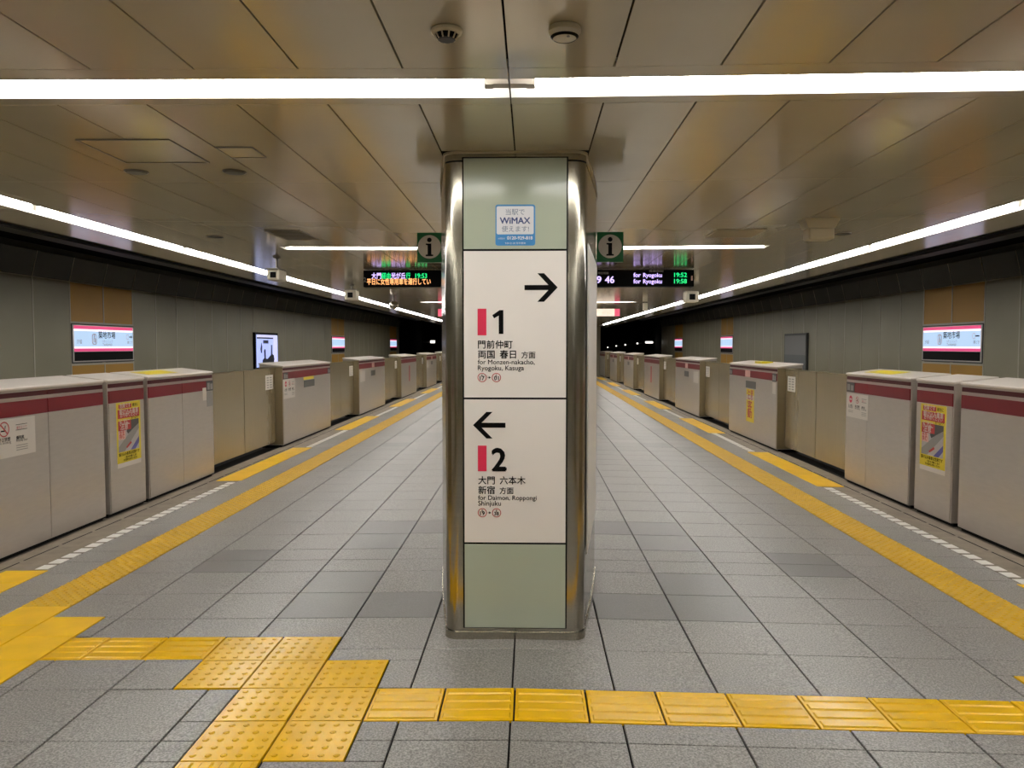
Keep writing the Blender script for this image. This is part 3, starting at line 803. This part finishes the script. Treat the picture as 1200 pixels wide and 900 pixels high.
# two detectors on the nearest panels
x, y = -0.264, 2.445
t = thing('smoke_detector', 'cream ceiling detector with black slotted head, left of the centre seam', 'detector', (x, y, cz(x)))
build(MB().lathe((x, y, cz(x)), [(0.040, -0.016), (0.047, -0.012), (0.049, -0.005), (0.046, 0.0)], 28), 'base', 'cream', t)
build(MB().lathe((x, y, cz(x)), [(0.020, -0.030), (0.030, -0.028), (0.035, -0.015)], 24), 'sensor_head', 'black', t)
for i in range(10):
    a = 2 * math.pi * i / 10
    p, q = Vector((x + 0.038 * math.cos(a), y + 0.038 * math.sin(a), cz(x) - 0.015)), Vector((x + 0.027 * math.cos(a), y + 0.027 * math.sin(a), cz(x) - 0.032))
    build(MB().cyl(p, q, 0.0028, 5), 'rib', 'cream', t)
build(MB().lathe((x, y, cz(x)), [(0.024, -0.034), (0.028, -0.031)], 20), 'cap', 'dark_grey', t)
x, y = 0.102, 2.44
t = thing('smoke_detector', 'cream round smoke detector right of the centre seam', 'detector', (x, y, cz(x)))
build(MB().lathe((x, y, cz(x)), [(0.047, -0.017), (0.050, -0.015), (0.050, -0.003), (0.047, 0.0)], 28), 'base', 'cream', t)
build(MB().lathe((x, y, cz(x)), [(0.024, -0.036), (0.034, -0.034), (0.044, -0.026), (0.047, -0.017)], 28), 'body', 'cream_white', t)
build(MB().lathe((x, y, cz(x)), [(0.0365, -0.0345), (0.0435, -0.0280)], 28, False), 'slot', 'black', t)
build(MB().lathe((x + 0.01, y - 0.024, cz(x)), [(0.005, -0.038), (0.005, -0.034)], 8), 'indicator', 'mid_grey', t)
# cream box in the right ceiling
x, y = 2.268, 6.21
t = thing('ceiling_box', 'cream rounded box hanging from the right ceiling', 'sensor box', (x, y, cz(x)))
box('mount', 'cream', t, x - 0.135, x + 0.135, y - 0.08, y + 0.09, cz(x) - 0.02, cz(x))
build(MB().hexa([(x - 0.105, y - 0.07, cz(x) - 0.075), (x + 0.105, y - 0.07, cz(x) - 0.075), (x + 0.105, y + 0.07, cz(x) - 0.075), (x - 0.105, y + 0.07, cz(x) - 0.075)],
      [(x - 0.13, y - 0.08, cz(x) - 0.02), (x + 0.13, y - 0.08, cz(x) - 0.02), (x + 0.13, y + 0.08, cz(x) - 0.02), (x - 0.13, y + 0.08, cz(x) - 0.02)]), 'neck', 'cream', t)
box('body', 'cream', t, x - 0.10, x + 0.10, y - 0.075, y + 0.075, cz(x) - 0.165, cz(x) - 0.07, bevel=0.015)
# security cameras
def cctv(x, y, drop, wd, label, yaw=0):
    z = cz(x)
    t = thing('security_camera', label, 'security camera', (x, y, z))
    build(MB().lathe((x, y, z), [(0.03, -0.02), (0.045, -0.008), (0.045, 0.0)], 16), 'ceiling_mount', 'bracket', t)
    build(MB().cyl((x, y, z - drop + wd * 0.5), (x, y, z - 0.01), 0.014, 8), 'stem', 'bracket', t)
    h = wd * 0.42
    box('housing', 'cream_white', t, x - wd / 2, x + wd / 2, y - 0.13, y + 0.13, z - drop - h, z - drop + h, bevel=0.02)
    box('sun_hood', 'bracket', t, x - wd / 2 - 0.004, x + wd / 2 + 0.004, y - 0.16, y + 0.12, z - drop + h, z - drop + h + 0.01)
    build(MB().box(x - wd * 0.22, x + wd * 0.22, y - 0.14, y - 0.128, z - drop - wd * 0.24, z - drop + wd * 0.2), 'lens_window', 'black', t)
cctv(-2.86, 8.67, 0.21, 0.145, 'pale security camera nearest the viewer under the left edge light')
cctv(-2.95, 12.7, 0.17, 0.19, 'second pale security camera along the left edge light')
cctv(2.72, 13.3, 0.17, 0.22, 'pale security camera under the right edge light')
x, y = -2.85, 16.0
t = thing('dome_camera', 'shiny round camera further along the left edge light', 'security camera', (x, y, cz(x)))
build(MB().cyl((x, y, cz(x) - 0.08), (x, y, cz(x)), 0.02, 8), 'stem', 'bracket', t)
build(MB().lathe((x, y, cz(x) - 0.24), [(0.03, 0.0), (0.085, 0.03), (0.095, 0.08), (0.08, 0.14), (0.03, 0.17)], 20), 'housing', 'steel', t, smooth=True)

# ------------------------------------------------------------------ departure board, hanging signs
YB = 10.1
def px(p, Y=YB): return (p - 622.5) * Y / F_PX
def pz(q, Y=YB): return EYE + (405.0 - q) * Y / F_PX
t = thing('departure_board', 'long black LED departure board hanging below the ceiling behind the column', 'departure board', (0, YB, pz(336.5)))
box('case', 'black', t, px(426), px(811), YB, YB + 0.16, pz(336.5), pz(317.2))
for x in (-1.9, -1.0, 0.95, 1.85): box('hanger', 'bracket', t, x - 0.02, x + 0.02, YB + 0.05, YB + 0.09, pz(317.2) - 0.003, cz(x))
f = Face((0, YB, 0), (1, 0, 0), (0, -1, 0))
def led(body, m, a, b_, base, h, X_=None):
    hh = None if h is None else h * YB / F_PX / 0.73
    f.text(body, m, t, px(a), px(b_), pz(base), 0.004, 0.022, hh)
led('大門', 'led_violet', 435.5, 447, 326.3, 5.6); led('経由', 'led_green', 447.3, 458, 326.3, 5.6); led('光が丘', 'led_violet', 458.5, 475.5, 326.3, 5.6); led('行', 'led_green', 476, 481.2, 326.3, 5.6); led('19:53', 'led_green', 487, 500.8, 326.2, 5.6)
led('平日に女性専用車を運行してい', 'led_orange', 430, 505, 333.2, 5.8)
led('2', 'mid_grey', 425.8 + 0.6, 429, 330.5, 5.5)
led('1', 'led_violet', 693.4, 696, 332.2, 8.0); led('9', 'led_violet', 698.2, 704, 332.2, 8.0); led('46', 'led_violet', 708, 719, 332.2, 8.0)
led('現在時刻', 'mid_grey', 699.8, 712, 322.0, 2.2); led('発車時刻', 'mid_grey', 759, 775.5, 319.8, 2.0)
for r_, tm in ((325.6, '19:52'), (332.8, '19:58')):
    led('for', 'led_violet', 741, 749.5, r_, 5.2); led('Ryogoku', 'led_violet', 752.3, 774, r_, 4.9); led(tm, 'led_green', 788, 802.8, r_, 5.2)
led('1', 'poster_pink', 807.6, 809.4, 329.5, 5.5)
YG = 19.3
t = thing('hanging_sign', 'long lit white sign with pink ends hanging far down the platform', 'hanging sign', (0, YG, 2.25))
xa, xb = (513 - 622.5) * YG / F_PX, (726 - 622.5) * YG / F_PX
box('case', 'dark_grey', t, xa, xb, YG, YG + 0.15, 2.255, 2.45)
box('lit_face', 'far_sign', t, xa + 0.01, xb - 0.14, YG - 0.006, YG, 2.262, 2.442)
box('pink_end', 'far_sign_pink', t, xb - 0.14, xb - 0.01, YG - 0.006, YG, 2.262, 2.442); box('pink_end', 'far_sign_pink', t, xa + 0.01, xa + 0.14, YG - 0.010, YG - 0.006, 2.262, 2.442)
f = Face((0, YG - 0.006, 0), (1, 0, 0), (0, -1, 0)); f.text('出口 Exit', 'ring_red', t, 1.75, 2.0, 2.31, 0.002)
for x in (-1.8, 1.8): box('hanger', 'bracket', t, x - 0.02, x + 0.02, YG + 0.05, YG + 0.09, 2.45, cz(x))
x, y = 2.62, 17.9
t = thing('car_number_plate', 'small hanging number plate near the far right edge light', 'hanging sign', (x, y, cz(x)))
box('plate', 'cream_white', t, x - 0.055, x + 0.055, y, y + 0.03, cz(x) - 0.19, cz(x) - 0.02); box('hanger', 'bracket', t, x - 0.01, x + 0.01, y + 0.01, y + 0.02, cz(x) - 0.02, cz(x))

# ------------------------------------------------------------------ column
YP = 3.965
def outline(off=0.0, n=6):
    """plan of the column: flat front, rounded corners, sides that bulge to mid-depth"""
    hw, mid, dep, r = 0.366 + off, 0.51 + off, 1.185, 0.075
    y0, y1 = YP - off, YP + 2 * dep + off
    ys = YP + dep
    right = []
    for i in range(n + 1):
        a = -math.pi / 2 + (math.pi / 2 + 0.13) * i / n
        right.append((hw - r + r * math.cos(a), y0 + r + r * math.sin(a)))
    a = right[-1]
    for i in range(1, 7):
        u = i / 7; right.append((a[0] + (mid - a[0]) * u + 0.010 * math.sin(math.pi * u), a[1] + (ys - a[1]) * u))
    right.append((mid, ys))
    back = [(x, y0 + y1 - y) for x, y in right[::-1][1:]]
    R = right + back
    Lf = [(-x, y) for x, y in R[::-1]]
    return [(X0 + x, y) for x, y in R + Lf]
col = thing('column', 'steel-cornered platform column with direction signs on its front face', 'column', (X0, YP + 1.185, 0))
o = build(MB().prism(outline(), 0.035, 2.462), 'steel_shell', 'steel', col, smooth=True)
o = build(MB().prism(outline(0.006), fz(0.5) - 0.004, 0.036), 'base_plinth', 'steel', col); 
build(MB().prism(outline(-0.006), 2.462, 2.470), 'shadow_gap', 'black', col)
build(MB().prism(outline(0.0), 2.470, CZ - 0.001), 'collar', 'steel', col)
build(MB().prism(outline(0.007), CZ - 0.007, CZ + 0.004), 'ceiling_trim', 'cream', col)
def cu(p): return (p - 622.5) * YP / F_PX
def cv(q): return EYE + (405.0 - q) * YP / F_PX * 1.0
KX = X0
f = Face((0, YP, 0), (1, 0, 0), (0, -1, 0))
hp = 0.2615
f.rect(KX - hp - 0.008, KX + hp + 0.008, cv(741.5), cv(187.0), 'black', col, -0.004, 0.0015, 'joint_backing')
def panel(q0, q1, m, nm, lb): return f.rect(KX - hp, KX + hp, cv(q1) + 0.003, cv(q0) - 0.003, m, col, 0.001, 0.006, nm, label=lb)
g1 = panel(188, 293.5, 'glass_green', 'glass_panel', 'pale green glass panel above the signs')
s1 = panel(294.5, 466.5, 'sign_white', 'direction_sign', 'white sign for track 1 with an arrow to the right')
s2 = panel(467.5, 638.5, 'sign_white', 'direction_sign', 'white sign for track 2 with an arrow to the left')
g2 = panel(639.5, 741, 'glass_green', 'glass_panel', 'pale green glass panel below the signs')
f = Face((0, YP - 0.006, 0), (1, 0, 0), (0, -1, 0))
def arrow(par, ox, oy, right):
    if right: pts = [(423, 223), (562, 223), (498, 155), (537, 155), (616, 237), (537, 320), (498, 320), (562, 252), (423, 252)]
    else: pts = [(312, 178), (172, 178), (236, 114), (200, 114), (121, 192), (200, 271), (236, 271), (172, 207), (312, 207)]
    q = [(cu(ox + a / 5), cv(oy + b_ / 5)) for a, b_ in pts]
    area = sum(q[i][0] * q[(i + 1) % 9][1] - q[(i + 1) % 9][0] * q[i][1] for i in range(9))
    f.poly(q if area > 0 else q[::-1], 'black', par, 0.0, 0.0015, 'arrow')
def bar(par, ox, oy, z0, z1): f.rect(cu(ox + 149 / 5), cu(ox + 200.5 / 5), cv(oy + z1 / 5), cv(oy + z0 / 5), 'sign_red', par, 0.0, 0.0015, 'line_colour_bar')
def line(par, ox, oy, body, a, b_, base, bold=0.008, h=None): f.text(body, 'black', par, cu(ox + a / 5), cu(ox + b_ / 5), cv(oy + base / 5), 0.0012, bold, h)
def route(par, ox, oy, zy, n1, n2):
    for zx, n_ in ((175, n1), (259, n2)):
        f.ring(cu(ox + zx / 5), cv(oy + zy / 5), 27 / 5 * YP / F_PX, 0.0038, 'ring_red', par, 0.0012, 'station_number_ring')
        f.text('E', 'black', par, cu(ox + (zx - 4) / 5), cu(ox + (zx + 4) / 5), cv(oy + (zy - 5) / 5), 0.0012, 0.01)
        f.text(n_, 'black', par, cu(ox + (zx - 14) / 5), cu(ox + (zx + 14) / 5), cv(oy + (zy + 15) / 5), 0.0012, 0.02)
    q = [(208, zy - 1.5), (218, zy - 1.5), (213, zy - 6), (218, zy - 6), (226, zy), (218, zy + 6), (213, zy + 6), (218, zy + 1.5), (208, zy + 1.5)]
    f.poly([(cu(ox + a / 5), cv(oy + b_ / 5)) for a, b_ in q][::-1], 'black', par, 0.0, 0.0012, 'small_arrow')
arrow(s1, 530, 290, True); bar(s1, 530, 290, 360, 515)
f.poly([(cu(530 + a / 5), cv(290 + b_ / 5)) for a, b_ in [(300, 368), (278, 368), (235, 398), (246, 416), (273, 400), (273, 507), (300, 507)]], 'black', s1, 0.0, 0.0015, 'track_number')
line(s1, 530, 290, '門前仲町', 151, 354, 588, 0.012); line(s1, 530, 290, '両国', 151, 249, 646, 0.012); line(s1, 530, 290, '春日', 278, 374, 646, 0.012); line(s1, 530, 290, '方面', 405, 487, 646, 0.008)
line(s1, 530, 290, 'for Monzen-nakacho,', 150, 483, 684, 0.006); line(s1, 530, 290, 'Ryogoku, Kasuga', 150, 420, 719, 0.006)
route(s1, 530, 290, 762, '17', '01')
arrow(s2, 530, 460, False); bar(s2, 530, 460, 313, 465)
f.text('2', 'black', s2, cu(530 + 228 / 5), cu(530 + 319 / 5), cv(460 + 460 / 5), 0.0012, 0.03, 28.4 * YP / F_PX / 0.76, name='track_number')
line(s2, 530, 460, '大門', 151, 249, 538, 0.012); line(s2, 530, 460, '六本木', 278, 430, 538, 0.012); line(s2, 530, 460, '新宿', 151, 249, 596, 0.012); line(s2, 530, 460, '方面', 277, 359, 596, 0.008)
line(s2, 530, 460, 'for Daimon, Roppongi', 150, 496, 635, 0.006); line(s2, 530, 460, 'Shinjuku', 150, 285, 669, 0.006)
route(s2, 530, 460, 712, '19', '38')
# sticker on the upper glass
def rrect(a, b_, c, d, r, n=4):
    pts = []
    for cx_, cy_, t0 in ((b_ - r, c + r, -90), (b_ - r, d - r, 0), (a + r, d - r, 90), (a + r, c + r, 180)):
        for i in range(n + 1):
            an = math.radians(t0 + 90 * i / n); pts.append((cx_ + r * math.cos(an), cy_ + r * math.sin(an)))
    return pts
st = f.poly(rrect(cu(580.8), cu(627), cv(289), cv(241.8), 0.012), 'sticker_blue', g1, 0.0, 0.0012, 'sticker', label='blue and white wireless service sticker')
f.poly(rrect(cu(582.2), cu(625.2), cv(276), cv(243.8), 0.008), 'sticker_white', col, 0.0012, 0.002, 'sticker_white_field')
def stx(body, m, a, b_, base, bold=0.0, h=None): f.text(body, m, col, cu(570 + a / 15), cu(570 + b_ / 15), cv(235 + base / 15), 0.0028, bold, h)
stx('当駅で', 'slate_ink', 340, 672, 275, 0.004); stx('WiMAX', 'navy', 238, 770, 432, 0.03); stx('使えます!', 'slate_ink', 272, 745, 565, 0.004)
stx('お問合せ', 'sticker_white', 210, 330, 700); stx('0120-929-818', 'sticker_white', 365, 810, 705, 0.03); stx('9:00-21:00 年中無休', 'sticker_white', 330, 690, 785)
# pale poster board on the right flank, base skirt plates
def flank(sg, ya, yb, z0, z1, d0, d1, m, nm, lb=None):
    a, b_ = Vector((0.372, YP + 0.075)), Vector((0.510, YP + 1.185)); dr = (b_ - a).normalized(); nn = Vector((dr.y, -dr.x))
    base = a
    p = [base + dr * ya + nn * d0, base + dr * ya + nn * d1, base + dr * yb + nn * d1, base + dr * yb + nn * d0]
    pts = [(X0 + sg * q.x, q.y) for q in p]
    if sg < 0: pts = pts[::-1]
    return build(MB().prism(pts, z0, z1), nm, m, col, label=lb)
flank(1, 0.03, 1.10, 0.42, 2.06, 0.0, 0.007, 'alu', 'poster_frame'); flank(1, 0.05, 1.08, 0.44, 2.04, 0.006, 0.009, 'paper', 'side_poster', 'pale poster board on the right flank of the column')

# information signs beside the column
for sg, xa, xb in ((-1, -0.765, -0.600), (1, 0.436, 0.613)):
    side = 'left' if sg < 0 else 'right'
    Y = 5.2; za, zb = EYE + (405 - 308) * Y / F_PX, EYE + (405 - 273.5) * Y / F_PX
    t = thing('information_sign', 'green square information sign on the %s of the column' % side, 'sign', ((xa + xb) / 2, Y, za))
    box('plate', 'info_green', t, xa, xb, Y, Y + 0.03, za, zb)
    box('bracket', 'steel', t, (xb - 0.004) if sg < 0 else (xa - 0.07), (xb + 0.07) if sg < 0 else (xa + 0.004), Y + 0.005, Y + 0.025, za + 0.02, zb - 0.02)
    f = Face((0, Y, 0), (1, 0, 0), (0, -1, 0)); c, zc, r = (xa + xb) / 2, (za + zb) / 2 + 0.004, 0.078
    f.disc(c, zc, r, 'info_disc', t, 0.0, 0.003, 'white_disc', 32)
    f.disc(c, zc + 0.046, 0.0155, 'black', t, 0.003, 0.005, 'letter_dot', 20)
    f.poly([(c - 0.025, zc - 0.062), (c + 0.025, zc - 0.062), (c + 0.025, zc - 0.052), (c + 0.013, zc - 0.050), (c + 0.013, zc + 0.022), (c - 0.024, zc + 0.022), (c - 0.024, zc + 0.013), (c - 0.012, zc + 0.010), (c - 0.012, zc - 0.050), (c - 0.025, zc - 0.052)], 'black', t, 0.003, 0.005, 'letter_stem')

# ------------------------------------------------------------------ walls across the tracks
SIGN_Y = {-1: [(12.23, 14.17), (28.4, 30.4), (40.2, 42.2)], 1: [(12.515, 14.43), (27.8, 29.6), (37.0, 39.0)]}
def name_sign(s, y0, y1, full, label):
    Xw = WL if s < 0 else WR
    z0, z1 = 1.262, 1.868
    t = thing('station_name_sign', label, 'station sign', (Xw, (y0 + y1) / 2, z0), 'lit station name signs')
    f = Face((Xw - s * 0.005, 0, 0), (0, 1, 0) if s < 0 else (0, -1, 0), (-s, 0, 0))
    u0, u1 = sorted((U(s, y0), U(s, y1))); W = u1 - u0; Hh = z1 - z0
    def R(a, b_, c, d, m, nm, d0, d1): return f.rect(u0 + a * W, u0 + b_ * W, z0 + c * Hh, z0 + d * Hh, m, t, d0, d1, nm)
    R(-0.01, 1.01, -0.03, 1.03, 'dark_grey', 'back_box', 0.0, 0.010)
    R(0, 1, 0, 1, 'alu', 'frame', 0.010, 0.016)
    R(0.018, 0.982, 0.03, 0.275, 'black', 'black_strip', 0.012, 0.018)
    R(0.018, 0.982, 0.285, 0.365, 'name_sign_pink', 'pink_band', 0.012, 0.018)
    R(0.018, 0.982, 0.365, 0.89, 'name_sign_border', 'white_field', 0.012, 0.018)
    R(0.018, 0.982, 0.41, 0.84, 'name_sign_white', 'pale_field', 0.018, 0.019)
    R(0.018, 0.982, 0.89, 0.98, 'name_sign_pink', 'pink_band', 0.012, 0.018)
    if full:
        def X(body, m, a, b_, c, bold=0.0, h=None): f.text(body, m, t, u0 + a * W, u0 + b_ * W, z0 + c * Hh, 0.021, bold, h)
        X('築地市場', 'black', 0.385, 0.665, 0.66, 0.012); X('つきじしじょう', 'mid_grey', 0.44, 0.62, 0.535); X('Tsukijishijō', 'mid_grey', 0.45, 0.61, 0.44)
        f.poly(rrect(u0 + 0.285 * W, u0 + 0.36 * W, z0 + 0.47 * Hh, z0 + 0.77 * Hh, 0.05), 'poster_pink', t, 0.019, 0.0205, 'station_number_frame'); f.poly(rrect(u0 + 0.292 * W, u0 + 0.353 * W, z0 + 0.49 * Hh, z0 + 0.75 * Hh, 0.045), 'name_sign_white', t, 0.0205, 0.022, 'station_number_field')
        f.text('E', 'poster_pink', t, u0 + 0.312 * W, u0 + 0.332 * W, z0 + 0.64 * Hh, 0.023, 0.02); f.text('18', 'poster_pink', t, u0 + 0.303 * W, u0 + 0.343 * W, z0 + 0.53 * Hh, 0.023, 0.03)
        X('汐留', 'mid_grey', 0.05, 0.13, 0.50); X('勝どき', 'mid_grey', 0.88, 0.97, 0.50)
        ya = z0 + 0.70 * Hh
        if s < 0: q = [(0.915, -0.008), (0.95, -0.008), (0.95, -0.03), (0.97, 0), (0.95, 0.03), (0.95, 0.008), (0.915, 0.008)]
        else: q = [(0.905, -0.01), (0.965, -0.01), (0.965, 0.01), (0.905, 0.01)]
        f.poly([(u0 + a * W, ya + b_) for a, b_ in q], 'black', t, 0.019, 0.021, 'arrow')
        f.ring(u0 + 0.885 * W, z0 + 0.70 * Hh, 0.05, 0.008, 'poster_pink', t, 0.021)
    return t
for s in (-1, 1):
    side = 'left' if s < 0 else 'right'; Xw = WL if s < 0 else WR
    wall = box('wall_' + side, 'wall_dark', None, Xw + s * 0.03, Xw + s * 0.25, YN, YF, -1.2, 3.1, kind='structure')
    fs = SIGN_Y[s]
    ys = []
    edges = [YN] + [y for p in fs for y in p] + [YF]
    for a, b_ in zip(edges, edges[1:]):
        n = max(1, round((b_ - a) / 0.91)); 
        for i in range(n): ys.append((a + (b_ - a) * i / n, a + (b_ - a) * (i + 1) / n))
    lo, hi = (Xw, Xw + s * 0.03)
    for a, b_ in ys:
        m_ = (a + b_) / 2; org = any(p[0] < m_ < p[1] for p in fs)
        if org:
            box('wall_panel', 'wall_orange', wall, lo, hi, a + 0.008, b_ - 0.008, 1.92, 2.545)
            box('wall_panel', 'wall_orange', wall, lo, hi, a + 0.008, b_ - 0.008, -1.1, 1.205)
            box('wall_rail', 'wall_joint', wall, lo - s * 0.005, hi, a, b_, 1.89, 1.92); box('wall_rail', 'wall_joint', wall, lo - s * 0.005, hi, a, b_, 1.205, 1.235)
        else:
            box('wall_panel', 'wall_panel', wall, lo, hi, a + 0.008, b_ - 0.008, -1.1, 2.545)
        # dark frieze panel leaning towards the track
        q = sorted((Xw + s * 0.02, Xw - s * 0.0))
        mb = MB()
        xb0, xb1, xt0, xt1 = Xw, Xw + s * 0.03, Xw - s * 0.095, Xw - s * 0.065
        B = [(xb0, a + 0.007, 2.56), (xb1, a + 0.007, 2.56), (xb1, b_ - 0.007, 2.56), (xb0, b_ - 0.007, 2.56)]
        Tt = [(xt0, a + 0.007, 2.93), (xt1, a + 0.007, 2.93), (xt1, b_ - 0.007, 2.93), (xt0, b_ - 0.007, 2.93)]
        if s < 0: B, Tt = B[::-1], Tt[::-1]
        build(mb.hexa(B, Tt), 'frieze_panel', 'wall_dark', wall)
        mb = MB(); B = [(xb0 - s * 0.006, b_ - 0.006, 2.56), (xb1, b_ - 0.006, 2.56), (xb1, b_ + 0.006, 2.56), (xb0 - s * 0.006, b_ + 0.006, 2.56)]; Tt = [(xt0 - s * 0.006, b_ - 0.006, 2.93), (xt1, b_ - 0.006, 2.93), (xt1, b_ + 0.006, 2.93), (xt0 - s * 0.006, b_ + 0.006, 2.93)]
        if s < 0: B, Tt = B[::-1], Tt[::-1]
        build(mb.hexa(B, Tt), 'frieze_joint', 'wall_joint', wall)
        box('panel_joint', 'wall_joint', wall, Xw - s * 0.006, Xw + s * 0.03, b_ - 0.012, b_ + 0.012, -1.1, 2.545)
    box('wall_ledge', 'wall_joint', wall, Xw - s * 0.006, Xw + s * 0.03, YN, YF, 2.546, 2.559)
    for k, (a, b_) in enumerate(fs):
        name_sign(s, a + 0.02, b_ - 0.02, k == 0, '%s lit station name sign with pink bands on the %s wall' % (['nearest', 'second', 'farthest'][k], side))
    # track trough, track ceiling
    xe = -4.17 if s < 0 else 3.97
    tf = box('floor_track_' + side, 'track', None, xe, Xw + s * 0.25, YN, 90, -1.35, -1.15, kind='structure')
    for dx in (0.95, 2.02):
        x = xe + s * dx; box('rail', 'steel', tf, x - 0.035, x + 0.035, YN, 90, -1.15, -1.0)
    box('ceiling_track_' + side, 'dark_void', None, X0 + s * 4.22, Xw + s * 0.3, YN, YF, 3.05, 3.2, kind='structure')
    xg = X0 + s * 5.0
    # cable duct under the track ceiling
    dct = box('cable_duct', 'dark_grey', None, xg + s * 0.9, xg + s * 1.15, YN + 1, YF - 1, 2.88, 3.03)
    tag(dct, 'dark cable duct under the track ceiling on the %s side' % side, 'cable duct')
# lit advertisement panel (left) and unlit one (right)
Y0, Y1 = 20.35, 22.2
t = thing('advert_panel', 'lit blue advertisement with a dark skyline on the left wall', 'advertisement', (WL, (Y0 + Y1) / 2, 0.9))
f = Face((WL, 0, 0), (0, 1, 0), (1, 0, 0)); W = Y1 - Y0; Z0, Z1 = 0.895, 1.885; Hh = Z1 - Z0
f.rect(Y0, Y1, Z0, Z1, 'black', t, 0.0, 0.06, 'frame'); f.rect(Y0 + 0.08, Y1 - 0.06, Z0 + 0.05, Z1 - 0.06, 'ad_lit', t, 0.06, 0.07, 'lit_face')
def A(pts, m, d, nm='picture'): f.poly([(Y0 + a * W, Z0 + b_ * Hh) for a, b_ in pts], m, t, 0.07, d, nm)
A([(0.06, 0.87), (0.95, 0.87), (0.95, 0.94), (0.06, 0.94)], 'ad_lit_pale', 0.073); A([(0.76, 0.1), (0.95, 0.1), (0.95, 0.87), (0.76, 0.87)], 'ad_lit_pale', 0.073)
A([(0.06, 0.83), (0.76, 0.83), (0.76, 0.87), (0.06, 0.87)], 'ad_ink', 0.074); A([(0.32, 0.70), (0.54, 0.70), (0.54, 0.79), (0.32, 0.79)], 'navy', 0.074)
A([(0.28, 0.06), (0.74, 0.06), (0.80, 0.25), (0.78, 0.36), (0.71, 0.40), (0.70, 0.66), (0.66, 0.66), (0.65, 0.38), (0.58, 0.33), (0.50, 0.27), (0.42, 0.28), (0.41, 0.52), (0.38, 0.55), (0.35, 0.50), (0.36, 0.30), (0.28, 0.24)], 'ad_ink', 0.075, 'skyline')
A([(0.22, 0.44), (0.26, 0.44), (0.27, 0.62), (0.24, 0.72), (0.20, 0.55)], 'navy', 0.075, 'skyline')
Y0, Y1 = 20.3, 22.05
t = thing('advert_panel', 'unlit grey glass advertisement frame on the right wall', 'advertisement', (WR, (Y0 + Y1) / 2, 0.9))
f = Face((WR, 0, 0), (0, -1, 0), (-1, 0, 0))
f.rect(-Y1, -Y0, 0.78, 1.86, 'dark_grey', t, 0.0, 0.06, 'frame'); f.rect(-Y1 + 0.06, -Y0 - 0.06, 0.83, 1.80, 'ad_glass', t, 0.055, 0.064, 'glass'); f.rect(-Y1 + 0.06, -Y0 - 0.06, 1.28, 1.80, 'ad_glass_pale', t, 0.064, 0.066, 'glass_upper_sheet')
# far end of the platform and the tunnel mouths
box('wall_end', 'wall_panel', None, -3.9, 3.75, YF - 1.0, YF - 0.8, -0.2, 2.66, kind='structure')
box('wall_back', 'wall_panel', None, -7.6, 7.5, YN - 0.2, YN, -1.3, 3.2, kind='structure')
for s in (-1, 1):
    Xw = WL if s < 0 else WR
    box('wall_tunnel_' + ('left' if s < 0 else 'right'), 'dark_void', None, Xw + s * 0.03, Xw + s * 0.2, YF, 90, -1.3, 3.2, kind='structure')
box('wall_tunnel_end', 'dark_void', None, -8, 8, 90, 90.2, -1.4, 3.4, kind='structure')
box('ceiling_tunnel', 'dark_void', None, -8, 8, YF, 90, 3.2, 3.4, kind='structure')
for k, (x, y, z, sx, sz) in enumerate([(6.9, 45.5, 1.66, 0.22, 0.06), (6.9, 50.5, 1.62, 0.05, 0.05), (6.9, 57.0, 1.54, 0.05, 0.05), (6.9, 63.0, 1.45, 0.05, 0.05), (6.9, 70.0, 1.32, 0.05, 0.05), (-6.7, 52.5, 1.70, 0.16, 0.09)]):
    t = thing('tunnel_lamp', ('%s lamp from the viewer in the dark right tunnel' % ORD[k]) if x > 0 else 'lamp glowing in the dark left tunnel', 'tunnel lamp', (x, y, z), 'lamps in the tunnels')
    box('glowing_cover', 'tunnel_lamp', t, x - sx, x + sx, y - 0.1, y + 0.02, z, z + sz * 2, bevel=0.03); box('bracket', 'dark_grey', t, x + sx * 0.5, (WR if x > 0 else WL), y + 0.02, y + 0.1, z + 0.02, z + 0.1)
